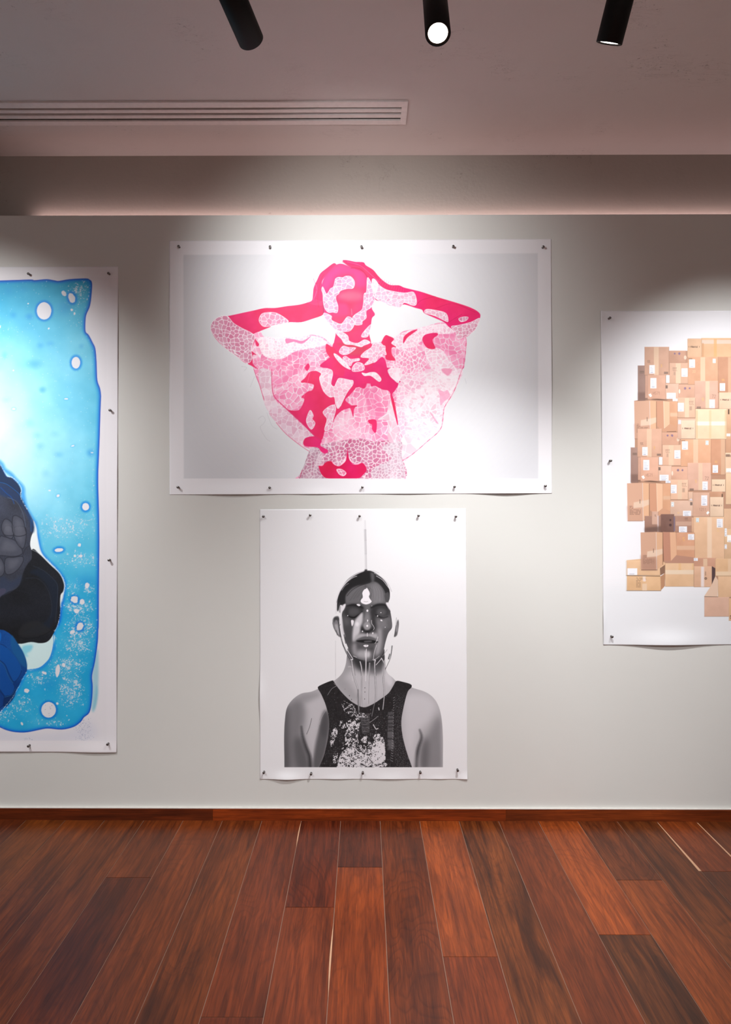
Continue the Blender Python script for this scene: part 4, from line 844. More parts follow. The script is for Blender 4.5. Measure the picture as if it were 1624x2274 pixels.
    # pale hollow and its rim
    hollow = (P('L',(-200,880),(0,965),(60,1060),(140,1120),(210,1200),(290,1290),(300,1400),(340,1560),(430,1720)) + P('M',(455,20),(490,200),(530,370),(600,470),(700,570),(790,680),(836,780),(822,930),(792,1090),(765,1280),(692,1400),(690,1624))+P('N',(690,190),(650,340),(590,420),(500,485),(350,508),(300,600),(230,740),(130,900),(30,1010),(-200,1100)))
    c.stroke(hollow, 9, (0, 116, 232), .55, True, 7); c.stroke(hollow[8:20], 4, (0, 96, 220), .6, True, 2.5)
    c.poly(P('M',(425,-20),(470,60),(490,200),(530,370),(600,470),(700,570),(790,680),(834,780),(822,930),(790,1040),(770,1090),(700,700),(400,360),(380,200)), (238, 246, 248), 1, True, .5)
    c.poly(P('L',(340,1560),(380,1620),(430,1720),(470,1856),(400,1856)), (232, 244, 248), 1, True, .8)
    c.poly(P('N',(690,50),(690,190),(650,340),(590,420),(500,485),(350,508),(300,400),(200,170),(400,100)), (214, 242, 244), 1, True, .6)
    c.poly(P('N',(300,200),(420,190),(400,260),(340,300),(370,330),(330,330),(290,260)), (110, 206, 232), .7, True, 2)
    c.stroke(P('N',(690,60),(690,190),(650,340),(590,420),(500,485),(350,508)), 1.4, (0, 120, 230), .8)
    # the cloth roses
    def rose(pts, col, var, seed, size=40):
        sm = c.mask(pts, True, 0, 4); sl, m = sm; x, y = c.X[sl], c.Y[sl]
        n = c.noise(size, seed, x, y, 3); f = c.noise(1.6, seed+3, x, y, 1)
        c.put(sm, np.clip(np.array(col)+((n-.5)*var)[..., None]*np.array((.8,.9,1.2))+((f-.5)*10)[..., None], 0, 255))
    black = P('M',(408,352),(500,398),(640,535),(770,662),(826,790),(818,885),(782,942),(778,1080),(768,1240),(692,1430),(620,1530),(520,1556),(400,1540),(230,1562),(0,1480),(-300,1400),(-300,900),(0,950),(200,850),(300,600))
    c.poly(P('M',(-200,600),(300,600),(330,760),(260,900),(-200,1100)), (34, 38, 50), 1)
    rose(black, (24, 27, 34), 16, 41)
    c.poly(P('M',(380,640),(500,600),(640,680),(740,800),(745,1000),(700,1240),(600,1400),(400,1440),(300,1420),(560,1300),(660,1150),(660,960),(600,800),(480,690)), (24, 36, 54), .7, True, 2)
    c.stroke(P('M',(430,560),(560,620),(690,730),(745,830),(735,1050),(715,1290)), 1, (60, 76, 98), .6); c.stroke(P('M',(330,720),(470,720),(570,790),(640,920),(670,1100),(655,1230)), 1, (52, 62, 78), .6)
    c.stroke(P('M',(210,870),(350,905),(400,930)), .8, (44,52,66), .5); c.poly(P('M',(240,1400),(330,1300),(480,1270),(590,1330),(660,1400),(560,1450),(300,1480)), (36, 38, 42), .8, True, 1.5)
    c.stroke(P('M',(170,1500),(400,1500),(560,1450),(650,1400),(720,1330)), 1.2, (12,14,18), .8); c.stroke(P('M',(180,1500),(400,1510),(480,1490)), .6, (70,74,82), .5)
    navy = (P('L',(-200,700),(0,990),(40,1060),(88,1148),(150,1165),(205,1212),(255,1280),(271,1340),(262,1400),(310,1500),(350,1570),(395,1650),(430,1730),(440,1800)) + P('M',(440,60),(430,120),(403,190),(390,290),(412,380),(408,470),(370,520),(320,600),(290,690),(260,790),(200,860),(110,890),(30,935),(-200,1000)))
    rose(navy, (58, 62, 76), 26, 43)
    c.poly(P('L',(-100,850),(0,1000),(88,1148),(205,1212),(270,1330),(262,1400),(180,1330),(60,1240),(0,1240),(-100,1200)), (30, 52, 88), .85, True, 1)
    c.poly(P('L',(0,1240),(100,1270),(200,1350),(262,1400),(350,1570),(430,1730),(440,1856),(400,1856),(380,1720),(300,1560),(190,1450),(0,1380)), (36, 58, 98), .8, True, 1.5)
    c.poly(P('M',(0,700),(60,700),(150,760),(280,680),(250,800),(100,890),(0,940)), (46, 58, 84), .6, True, 3)
    for pts, w_, cl, al in ((P('L',(0,1225),(90,1250),(200,1330),(262,1395),(330,1520),(400,1680),(440,1800)), .9, (30,110,190), .9), (P('L',(10,1290),(90,1370),(150,1420),(185,1500)), 1.6, (24,80,160), .7), (P('L',(0,1000),(50,1090),(85,1150),(150,1165),(205,1215)), .9, (20,90,190), .8),
        (P('L',(100,1420),(200,1460),(260,1540),(310,1660),(330,1800)), 1, (100,118,146), .7), (P('L',(400,1700),(400,1856)), .8, (30,110,190), .7)): c.stroke(pts, w_, cl, al)
    petals = [P('M',(0,190),(60,185),(180,225),(250,280),(292,370),(280,410),(190,440),(60,430),(-60,400)), P('M',(60,60),(120,40),(165,80),(178,150),(150,210),(90,190),(50,150)), P('M',(180,70),(330,70),(330,250),(290,340),(200,230)), P('M',(-40,440),(20,470),(60,560),(50,660),(0,700),(-60,680)),
              P('M',(70,470),(180,450),(290,440),(300,500),(240,600),(150,665),(70,650)), P('L',(60,1700),(130,1720),(180,1800),(180,1900),(60,1900),(20,1800)), P('L',(170,1660),(290,1700),(325,1820),(330,1900),(180,1900))]
    for i, pp in enumerate(petals):
        c.poly(pp, (84, 86, 98), .55, True, .8); c.stroke(pp, 1.5, (32, 34, 44), .85, True, 1.0, True); c.poly([(x*.55+np.mean([q[0] for q in pp])*.45-1, y*.55+np.mean([q[1] for q in pp])*.45-2) for x, y in pp], (104, 106, 118), .45, True, 3)
    c.stroke(P('M',(390,300),(330,340),(290,440)), 1.2, (30,32,42), .7); c.stroke(P('M',(400,480),(330,560),(260,790)), 1, (36,40,52), .5); c.poly(P('M',(0,860),(60,850),(80,880),(40,930),(0,945)), (74, 70, 92), .7)
    blue = P('N',(-200,-60),(0,-12),(60,0),(150,60),(230,168),(300,280),(342,400),(348,520),(300,600),(230,740),(130,900),(60,990),(0,1040),(-200,1080))
    rose(blue, (6, 66, 138), 40, 45)
    c.poly(P('N',(150,60),(230,168),(300,280),(342,400),(340,480),(260,420),(150,240)), (20, 92, 150), .8, True, 1)
    for pp, cl in ((P('N',(-60,170),(20,180),(90,220),(200,330),(262,440),(280,510),(245,600),(180,660),(120,560),(60,430),(-60,330)), (8,80,160)), (P('N',(-60,390),(0,395),(60,460),(110,590),(170,680),(192,740),(150,830),(80,858),(0,760),(-60,700)), (8,76,156)), (P('N',(-60,720),(0,780),(60,860),(60,930),(0,1000),(-60,1000)), (8,60,132)), (P('N',(60,860),(150,830),(200,760),(180,860),(60,990)), (6,44,96))):
        c.poly(pp, cl, .9, True, .8); c.stroke(pp, 1.2, (4, 38, 92), .85, True, .9, True)
    c.stroke(P('N',(0,395),(60,460),(110,590),(170,680)), .8, (70,150,190), .7); c.stroke(P('N',(90,220),(200,330),(262,440),(280,510)), .8, (40,130,190), .6); c.stroke(P('N',(60,858),(150,830),(200,750)), .8, (60,140,190), .7)
    c.poly(P('N',(-20,20),(15,40),(15,110),(0,150),(-20,150)), (10,100,190), .9)
    # a crust of white beads between cloth and ink
    for pts in (P('L',(0,1000),(88,1140),(150,1160),(215,1212),(272,1300),(265,1410),(350,1575)), P('M',(600,470),(760,640),(834,790),(820,910),(775,1150),(740,1330),(700,1400)), P('N',(345,520),(230,740),(130,900),(40,1005),(0,1060))):
        q = catmull(pts, 30, False)
        for k in range(0, len(q)): c.ell(q[k][0]+rs.normal(0, .5)+.8, q[k][1]+rs.normal(0, .5), *[rs.uniform(.2, .75)]*2, (226, 240, 250), .85)
    c.stroke(P('M',(408,350),(500,398),(640,535),(770,662),(826,790),(818,885),(782,942),(778,1080)), 1, (232,240,248), .6)
    # picture edge, slightly whiter paper border
    c.rect(237, 588, 266, 1675, (238, 235, 240), .55, .6); c.rect(-30, 1644.5, 266, 1675, (238, 234, 238), .9, .4); c.rect(-30, 588, 266, 616, (238, 236, 240), .55, .6)
    return c

# ---------------------------------------------------------------- the cardboard boxes picture
def paint_boxes():
    c = Canvas(1330, 686, 1700, 1436, .6, (236, 235, 239), 6)
    rs = np.random.RandomState(9)
    c.poly([(1330,1310),(1480,1312),(1720,1325),(1720,1436),(1330,1436)], (226, 228, 232), .7, True, 14)
    def B(x0, y0, x1, y1, col, v=1.0, skew=0, edge=.55):
        """one carton face, photograph pixels"""
        pts = [(x0, y0), (x1, y0+skew), (x1, y1+skew), (x0, y1)]
        sm = c.mask(pts, False)
        if sm is None: return
        sl, m = sm; n = c.noise(18, int(x0+y0) % 90, c.X[sl], c.Y[sl], 3); gx = (c.X[sl]-x0)/max(1, x1-x0); gy = (c.Y[sl]-y0)/max(1, y1-y0)
        c.put(sm, np.clip(np.array(col)*v+((n-.5)*16+(gy-.5)*-9+(gx-.5)*5)[..., None], 0, 255))
        dk = np.array(col)*.62
        c.stroke([(x0, y1), (x1, y1+skew)], .9, dk, edge, False, .6); c.stroke([(x1, y0+skew), (x1, y1+skew)], .8, dk, edge*.8, False, .6)
        c.stroke([(x0, y0), (x1, y0+skew)], .8, np.minimum(np.array(col)*1.12, 255), .7, False, .5); c.stroke([(x0, y0), (x0, y1)], .6, dk, edge*.5, False, .5)
    def lab(x, y, w_, h, lines=3, col=(236, 236, 242)):
        c.rect(x, y, x+w_, y+h, col, 1, 0)
        for k in range(lines):
            yy = y+h*(.25+.6*k/max(1, lines)); c.stroke([(x+w_*.15, yy), (x+w_*(.5+.35*rs.rand()), yy)], .6, (120, 124, 150), .55, False, .4)
        c.rect(x+w_*.2, y+h*.8, x+w_*.7, y+h*.92, (110,110,130), .35, 0)
    def scrib(x, y, s=1.0, n=3):
        for k in range(n): c.stroke([(x+k*2.2*s, y), (x+k*2.2*s+1.4*s, y-1.2*s), (x+k*2.2*s+.6*s, y+2.4*s), (x+k*2.2*s+2.4*s, y+4*s)], .5, (96, 72, 62), .7, True, .4)
    def arrows(x, y):
        c.rect(x, y, x+9, y+4.6, (96, 76, 66), .75, 0)
        for k in range(3): c.rect(x+.8+k*2.8, y+.9, x+2.6+k*2.8, y+3.7, (206, 160, 132), .9, 0); c.rect(x+1.4+k*2.8, y+1.4, x+2.1+k*2.8, y+3.3, (90,70,60), .8, 0)
    def block(x, y, cols, rows):
        for j in range(rows):
            for i in range(cols):
                if rs.rand() < .82: c.rect(x+i*2.1, y+j*2.5, x+i*2.1+1.1, y+j*2.5+1.3, (92, 62, 48), .75, 0)
    def o(x, y): return 1380+x/6.656, 740+y/6.656
    def OB(x0, y0, x1, y1, col, dx, dy, v=1.0, sk=0): a = o(x0, y0); b_ = o(x1, y1); B(a[0]+dx, a[1]+dy, b_[0]+dx, b_[1]+dy, col, v, sk)
    def OR(x0, y0, x1, y1, col, dx, dy, al=1.0, soft=0): a = o(x0, y0); b_ = o(x1, y1); c.rect(a[0]+dx, a[1]+dy, b_[0]+dx, b_[1]+dy, col, al, soft)
    def dots(x, y, dx, dy, flip=False):
        a = o(x, y); c.ell(a[0]+dx, a[1]+dy, 1.9, 2.1, (128, 100, 140), .85, 0, .8, .5); c.ell(a[0]+dx+(-1 if flip else 1)*10, a[1]+dy, 2.6, 2.8, (128, 98, 138), .8, 0, .8, .5)
    TAPE = (238, 200, 160)
    # cardboard mass behind everything
    mass = P('O',(245,480),(345,480),(345,205),(705,205),(705,260),(975,260),(985,260),(985,80),(2200,80))+[(1706,1369),(1600,1369),(1600,1303),(1480,1302),(1470,1250),(1432,1181)]+P('R',(345,640),(110,640),(95,95))+P('Q',(150,1150),(145,640),(200,640),(200,0))+P('O',(190,1000),(245,990))
    c.poly(mass, (196, 142, 108), 1, False)
    def cluster(dx, dy, v=1.0, top=True):
        OB(245,480,352,997,(166,126,110),dx,dy,v*.98)
        a = o(250, 900); sm_ = c.mask([(a[0]+dx, a[1]+dy-4), (a[0]+dx+22, a[1]+dy-4), (a[0]+dx+22, a[1]+dy+14), (a[0]+dx, a[1]+dy+14)], False, 2); c.put(sm_, (120, 84, 72), .6)
        arrows(*[q+d for q, d in zip(o(275, 560), (dx, dy))])
        OB(352,600,400,960,(206,152,124),dx,dy,v)
        OB(345,205,705,620,(212,158,126),dx,dy,v); OR(482,207,553,618,TAPE,dx,dy,.75); a = o(385, 400); scrib(a[0]+dx, a[1]+dy+2, 1, 3)
        a = o(415, 472); lab(a[0]+dx, a[1]+dy, 12, 19); a = o(590, 480); c.text(a[0]+dx-1, a[1]+dy-2, 5, '3', (240, 178, 84), .9); a = o(632, 572); arrows(a[0]+dx, a[1]+dy)
        OB(390,622,655,978,(220,162,130),dx,dy,v); a = o(430, 662); lab(a[0]+dx, a[1]+dy, 13.5, 23, 4); a = o(470, 865); c.text(a[0]+dx, a[1]+dy, 6.5, 'H571', (150, 104, 84), .5, .8, .62)
        a = o(428, 920); c.poly([(a[0]+dx-4, a[1]+dy-2), (a[0]+dx+1, a[1]+dy-4.5), (a[0]+dx+4.2, a[1]+dy+1.5), (a[0]+dx, a[1]+dy+4)], (238, 244, 240), .95, False)
        if top: OR(662,620,715,735,(236,232,236),dx,dy)
        OB(705,260,957,440,(206,150,118),dx,dy,v); dots(790,302,dx,dy); a = o(945, 360); c.ell(a[0]+dx, a[1]+dy, 3, 4.5, (238, 206, 176), .9)
        OB(714,442,987,745,(222,170,136),dx,dy,v); OR(806,445,878,742,TAPE,dx,dy,.85); a = o(758, 520); scrib(a[0]+dx, a[1]+dy, 1.5, 3); OR(775,570,800,620,(150,120,100),dx,dy,.4,.4); a = o(890, 520); lab(a[0]+dx, a[1]+dy, 13.5, 18.5)
        OB(655,750,850,975,(222,174,144),dx,dy,v); a = o(655, 770); c.rect(a[0]+dx, a[1]+dy, a[0]+dx+4.6, a[1]+dy+7, (110,84,72), .8, .3); a = o(672, 882); lab(a[0]+dx, a[1]+dy, 20, 13, 3)
        OB(845,765,1098,955,(218,162,130),dx,dy,v); dots(1010,815,dx,dy,True); a = o(860, 860); c.ell(a[0]+dx, a[1]+dy, 2, 5, (246, 222, 196), .9)
        OB(985,352,1430,760,(222,160,118),dx,dy,v); OR(1170,356,1240,755,TAPE,dx,dy,.75); a = o(1003, 388); lab(a[0]+dx, a[1]+dy, 13, 18.5, 4); a = o(1352, 378); lab(a[0]+dx, a[1]+dy, 6.5, 9.5, 1, (216, 232, 230)); a = o(1055, 550); c.text(a[0]+dx, a[1]+dy, 5, '22', (248,196,140), .7, .8)
        a = o(990, 372); c.rect(a[0]+dx, a[1]+dy, a[0]+dx+9, a[1]+dy+1.8, (110,84,66), .6, .3)
        OB(1085,708,1435,1112,(218,166,138),dx,dy,v); OR(1245,712,1305,1110,TAPE,dx,dy,.8); a = o(1340, 910); c.text(a[0]+dx, a[1]+dy, 7, '72', (120,84,70), .5, .8); a = o(1303, 980); lab(a[0]+dx, a[1]+dy, 12, 19); a = o(1198, 960); c.text(a[0]+dx, a[1]+dy, 6, '5', (248,188,96), .8); a = o(1115, 1085); arrows(a[0]+dx, a[1]+dy)
        OB(835,955,1093,1248,(228,178,142),dx,dy,v); OR(940,960,1000,1246,TAPE,dx,dy,.85); a = o(1000, 1010); scrib(a[0]+dx, a[1]+dy+1, 1.6, 3); OR(1008,1080,1045,1140,(150,120,100),dx,dy,.45,.4); a = o(835, 1030); lab(a[0]+dx, a[1]+dy, 13.5, 19)
        OB(1430,352,1640,882,(204,142,104),dx,dy,v); OR(1578,355,1640,880,(226,180,140),dx,dy,.7); a = o(1455, 740); lab(a[0]+dx, a[1]+dy, 12, 17); a = o(1490, 685); c.text(a[0]+dx, a[1]+dy-1, 4, '55', (248,186,96), .7, .8)
        a = o(640, 975); c.poly([(a[0]+dx-10, a[1]+dy+2), (a[0]+dx-30, a[1]+dy+.5), (a[0]+dx-14, a[1]+dy-.5), (a[0]+dx+8, a[1]+dy+2.5)], (70, 44, 34), .85, True, .4)
        a = o(760, 968); lab(a[0]+dx, a[1]+dy, 11, 5.5, 2)
    def corner(dx, dy, v=1.0, long_=490):
        """the tall carton seen on its corner with printed text, and the open flaps beside it (frame Q at dx=dy=0)"""
        x0, y0 = 1408.5+dx, 891+dy; h = 83.5
        c.poly([(x0, y0), (x0+34, y0-1.5), (x0+36, y0+h), (x0+1.5, y0+h)], np.array((222, 166, 132))*v, 1, False)
        c.poly([(x0, y0+h*.6), (x0+36, y0+h*.6), (x0+36, y0+h), (x0+1.5, y0+h)], np.array((206, 150, 120))*v, .6, False, 2)
        c.poly([(x0+34, y0-1.5), (x0+49, y0), (x0+49.5, y0+h-12), (x0+36, y0+h)], np.array((236, 176, 130))*v, 1, False)
        c.poly([(x0+15, y0+h*.66-13), (x0+35, y0+h*.63-14), (x0+49.5, y0+h*.61-15), (x0+49.5, y0+h*.61-4), (x0+35, y0+h*.66-2), (x0+14, y0+h*.66)], (240, 206, 174), .8, False, .5)
        c.stroke([(x0+34.5, y0), (x0+36, y0+h)], 1.3, (226, 208, 200), .8, False, .6); c.stroke([(x0+49.5, y0+1), (x0+49.5, y0+h-12)], 1, (120, 74, 50), .8, False, .6); c.stroke([(x0+1.5, y0+h), (x0+35, y0+h)], 1, (130, 90, 70), .7, False, .5)
        block(x0+6, y0+h*.66-5, 4, 3); block(x0+6, y0+h*.66+3, 12, 5); c.rect(x0+28, y0+h*.5-6, x0+29.5, y0+h*.5+3, (110,80,66), .7, .2)
    def flaps(x0, y0, dx2, h, v=1.0):
        c.poly([(x0, y0), (x0+17, y0), (x0+17, y0+h), (x0+2, y0+h-6)], np.array((214, 148, 110))*v, 1, False)
        c.poly([(x0+16, y0), (x0+30, y0+1), (x0+31, y0+h-12), (x0+18, y0+h-1)], np.array((240, 184, 140))*v, 1, False); c.stroke([(x0+16.5, y0), (x0+18, y0+h-2)], 1.2, (248, 214, 180), .8, False, .6)
        B(x0+30, y0+1, x0+dx2, y0+h+6, (222, 158, 114), v); c.rect(x0+31, y0+h*.5-5, x0+dx2, y0+h*.5+3, (234, 186, 146), .8, .4)
        c.poly([(x0+4, y0+h-5), (x0+18, y0+h), (x0+31, y0+h-12), (x0+dx2, y0+h-4), (x0+dx2, y0+h+6), (x0+14, y0+h+6)], np.array((214, 152, 112))*v, 1, False)
        c.stroke([(x0+24, y0+h+6), (x0+44, y0+h+5)], 1.2, (90, 56, 40), .7, False, .6)
    def fragile(x0, y0, x1, y1, col=(230, 182, 144), v=1.0):
        B(x0, y0, x1, y1, col, v); c.text(x0+(x1-x0)*.08, y0+(y1-y0)*.40, 2.9, '! FRAGILE !', (70, 46, 40), .62, .95, .79)
    # right hand stack (continues beyond the photograph's right edge)
    for (x0, y0, x1, y1, col) in ((1558,751,1624,793,(230,176,128)),(1624,751,1700,793,(204,146,106)),(1595,793,1618,872,(206,146,106)),(1624,800,1662,872,(226,178,134)),(1662,790,1706,870,(214,160,118)),(1597,872,1660,912,(236,186,146)),(1660,872,1706,960,(216,164,124)),
                                (1612,912,1632,975,(222,170,126)),(1632,912,1706,975,(234,182,138)),(1612,975,1660,1010,(214,156,116)),(1611,1006,1656,1052,(240,196,156)),(1656,975,1706,1060,(222,170,130)),(1612,1052,1706,1120,(240,196,150)),(1608,1130,1706,1175,(234,184,140)),(1608,1175,1706,1206,(240,192,142)),
                                (1609,1206,1706,1252,(226,178,132))): B(x0, y0, x1, y1, col)
    B(1558, 751, 1624, 793, (232, 180, 130)); c.rect(1559, 755, 1624, 763.5, (232, 204, 180), .9, .3); c.rect(1585.5, 753, 1592, 793, (238, 172, 98), .7, .3); c.rect(1559, 762, 1563, 793, (214,144,92), .6, .4)
    fragile(1527, 753, 1558.5, 793, (228, 178, 134))
    cluster(0, 0, 1.0)
    fragile(1597.5, 872, 1624.5, 908, (238, 192, 154))
    flaps(1457.5, 891, 47.5, 62); corner(0, 0, 1.0)
    c.rect(1625, 1006, 1655, 1012, (120,90,76), .5, .3)
    # the second cluster repeats lower and further left, lit brighter
    cluster(-15.8, 181.8, 1.07, True)
    B(1505, 930, 1545, 975, (226, 176, 146)); fragile(1513, 934, 1544, 974, (242, 200, 164)); lab(1506.5, 933, 6, 9, 1, (226,226,236))
    B(1545, 909, 1614, 975, (246, 208, 164)); c.rect(1546.5, 936, 1613, 945, (250, 232, 212), .95, .3); c.rect(1575, 911, 1580, 973, (240, 188, 132), .6, .5); c.rect(1546, 911, 1549.5, 973, (234, 172, 118), .6, .5); c.rect(1610, 911, 1613.5, 973, (234,172,118), .6, .5)
    c.rect(1617, 909, 1620, 920, (80,56,44), .9, .3); lab(1614, 963, 8, 6, 1); c.rect(1612,1010,1630,1015,(150,110,80), .5, .3)
    lab(1613, 1040, 12, 9, 0, (244,236,228)); arrows(1612, 1009)
    flaps(1442, 1073.5, 47.5, 66, 1.04); corner(-15.8, 182.4, 1.02)
    B(1489, 1112, 1539, 1146, (230, 184, 154)); lab(1491, 1115, 6, 10, 1, (226,232,232)); lab(1517, 1134, 18, 12, 3); c.rect(1533, 1115, 1538, 1122, (104,84,76), .75, .3); c.text(1505, 1137, 3, '22', (248,196,110), .6, .8)
    fragile(1581, 1065, 1611, 1092, (244, 206, 166)); B(1575, 1092, 1605, 1104, (216, 156, 116)); fragile(1577, 1104, 1607, 1147, (242, 204, 166)); B(1539, 1094, 1576, 1147, (226, 172, 140)); lab(1557.5, 1100, 13.5, 23, 4); c.text(1553, 1128, 6.5, '1211', (150,104,84), .5, .8, .62)
    c.poly([(1568.5,1139),(1572.5,1134.5),(1576,1138),(1571.5,1143)], (240,246,244), 1, False); c.rect(1603,1097,1605,1104,(60,40,32), .8, .3)
    B(1529, 1093, 1539, 1112, (232,184,150)); c.poly([(1531,1111),(1535,1106),(1539,1112)], (226,214,220), .9, False)
    # dim boxes in the notch
    B(1432, 1146, 1470, 1181, (170, 122, 100)); B(1448, 1136, 1462, 1165, (216, 166, 138)); c.rect(1460, 1145, 1463, 1181, (226, 206, 204), .8, .4); scrib(1454, 1144, .8, 2)
    c.poly([(1432,1172),(1470,1168),(1470,1181),(1432,1181)], (106, 76, 66), .7, False, 2)
    B(1468, 1142, 1497, 1181, (136, 94, 80)); c.ell(1489, 1155, 2, 2.4, (80,52,50), .8, 0, .8); c.ell(1489, 1166, 2.8, 3, (78,50,50), .8, 0, .8); c.rect(1496.5, 1147, 1499.5, 1180, (116,104,140), .8, .5)
    B(1500, 1147, 1537, 1182, (190, 138, 112)); c.rect(1501,1158,1536,1167,(216,168,140), .8, .3); scrib(1521, 1151, 1.1, 3); lab(1508, 1169, 18, 13, 3); B(1536, 1150, 1542, 1182, (226,172,132))
    # lower cluster: the large cartons
    B(1541, 1148, 1609, 1255, (240, 188, 142)); c.rect(1571, 1149, 1581, 1255, (248, 212, 176), .8, .4); lab(1592, 1152, 13.5, 19.5, 3); lab(1546, 1150, 6.5, 9.5, 1, (216,232,232)); c.text(1592, 1177, 4, '33', (250,200,120), .6, .8)
    lab(1609.5, 1173, 5, 18, 2); lab(1615, 1188, 12, 16, 0, (250,246,240)); lab(1609.5, 1209, 5, 10, 1)
    B(1502, 1183, 1543, 1250, (226, 158, 116)); c.rect(1503,1212,1543,1221,(236,186,146), .8, .4); lab(1528, 1186, 14, 13, 3); c.text(1517, 1194, 7, '5', (252,188,90), .9)
    c.poly([(1472,1181),(1488,1182),(1490,1246),(1474,1245)], (204, 136, 104), 1, False); c.poly([(1488,1182),(1501,1182),(1503,1232),(1490,1246)], (238, 176, 132), 1, False); c.poly([(1474,1245),(1490,1246),(1503,1233),(1543,1238),(1543,1252),(1480,1250)], (196, 138, 110), 1, False)
    c.stroke([(1471.5,1182),(1474,1246)], 1.1, (110,68,48), .8, False, .6)
    B(1541, 1239, 1590, 1262, (214, 152, 118)); lab(1541, 1239, 9, 6.5, 2); c.rect(1562, 1241, 1571, 1257, (240,200,156), .8, .3)
    # ground row
    c.poly([(1392,1244),(1425,1241),(1477,1249),(1477,1256),(1466,1279),(1392.5,1277)], (240, 188, 138), 1, False)
    B(1392, 1245.5, 1466, 1277.5, (240, 190, 140)); lab(1393.5, 1262, 22, 15, 0, (238,238,244)); c.poly([(1466,1262),(1477,1254),(1477,1272),(1467,1278)], (150, 106, 80), 1, False)
    B(1392.5, 1279, 1468, 1311, (234, 182, 128), 1, .6); c.poly([(1467,1280),(1477,1273),(1477,1301),(1468,1311)], (196, 138, 96), 1, False); block(1413.5, 1283, 5, 9); block(1424, 1283, 6, 2); c.rect(1427.5, 1279, 1434, 1291, (248, 222, 198), .85, .4); c.rect(1426.5, 1296, 1437, 1312, (240, 204, 166), .85, .5); c.ell(1432, 1288, 2.6, 3.2, (244,216,206), .9)
    c.stroke([(1392.5,1278.4),(1466,1279.4)], 1.4, (110, 74, 50), .85, False, .6); c.stroke([(1392.5,1312),(1468,1312)], 1.2, (120, 90, 70), .7, False, .8)
    corner(14.3, 291.5, .98)
    c.poly([(1425,1238),(1458,1240),(1459,1266),(1425,1266)], (170, 120, 96), .45, False, 3); c.stroke([(1425,1265.6),(1460,1265.6)], 1.2, (120,80,60), .8, False, .6)
    B(1477.5, 1251, 1541, 1302.5, (238, 188, 138)); c.rect(1478, 1265.5, 1540.5, 1275, (242, 214, 180), .9, .4); c.rect(1507, 1251.5, 1513, 1265.5, (240, 178, 104), .8, .3); c.rect(1537, 1251.5, 1540.5, 1265, (240,178,104), .7, .3); c.rect(1479,1252,1541,1264,(246,200,154), .4, .5)
    c.poly([(1581,1257),(1589,1262),(1588,1290),(1581,1303)], (92, 66, 66), 1, False)
    B(1541.5, 1258, 1581, 1303.5, (232, 178, 138)); c.rect(1557, 1258.5, 1564, 1303, (238, 226, 222), .85, .4); c.ell(1567.5, 1284.5, 3, 3, (120, 90, 70), .85, 0, .8); c.ell(1567.5, 1284.5, 1.6, 1.6, (200,150,120), .6, 0, .8); c.rect(1566, 1269, 1568, 1278, (140,104,82), .6, .4)
    B(1589, 1241, 1706, 1279, (236, 184, 132)); c.rect(1590, 1269, 1706, 1278, (244, 212, 172), .8, .4); c.rect(1617,1241,1624,1270,(242,202,160), .7, .4)
    c.poly([(1589,1279),(1596,1290),(1594,1325),(1564,1324),(1580,1300)], (236, 196, 164), 1, False); c.stroke([(1565,1325),(1595,1325.5)], 1.4, (100,66,44), .9, False, .6)
    B(1595, 1280, 1706, 1326, (240, 190, 142)); B(1564.5, 1326, 1620, 1369, (228, 178, 148)); B(1619, 1329, 1706, 1378, (238, 186, 134)); c.stroke([(1621.5,1367),(1624,1367)], 1, (110,74,50), .8, False); c.rect(1621.5, 1367, 1630, 1374, (110,74,50), .8, .3); c.rect(1622.7, 1368.2, 1629, 1372.8, (236,186,138), 1, .2)
    L_ = c.c.mean(-1, keepdims=True); c.c = np.where(L_ < .90, (L_+(c.c-L_)*.80)*np.array((.985, .985, 1.0)), c.c)
    return c

# ---------------------------------------------------------------- sheets of paper
def paper_material(name):
    m = NT(name); m.set('Roughness', .55); m.set('Specular IOR Level', .3)
    at = m.n('ShaderNodeAttribute', attribute_name='print').outputs['Color']
    g = m.n('ShaderNodeTexCoord').outputs['Object']
    n1 = m.n('ShaderNodeTexNoise', _Scale=900.0, _Detail=2.0); m.l(g, n1.inputs['Vector'])
    c = m.mix(1.0, at, m.ramp(n1.outputs[0], [(.3, (.97,.97,.97)), (.7, (1,1,1))]).outputs[0], 'MULTIPLY')
    m.l(c, m.b.inputs['Base Color'])
    m.bump(n1.outputs[0], .03, .0005)
    return m.m
M_PAPER = paper_material('printed_paper')
def span(a, b, fa, fb, coarse, fine):
    out = [a]
    x = a
    while x < b-1e-6:
        s = fine if fa <= x < fb else coarse
        nx = x+s
        if x < fa < nx: nx = fa
        if nx > b: nx = b
        out.append(nx); x = nx
    return np.array(out)
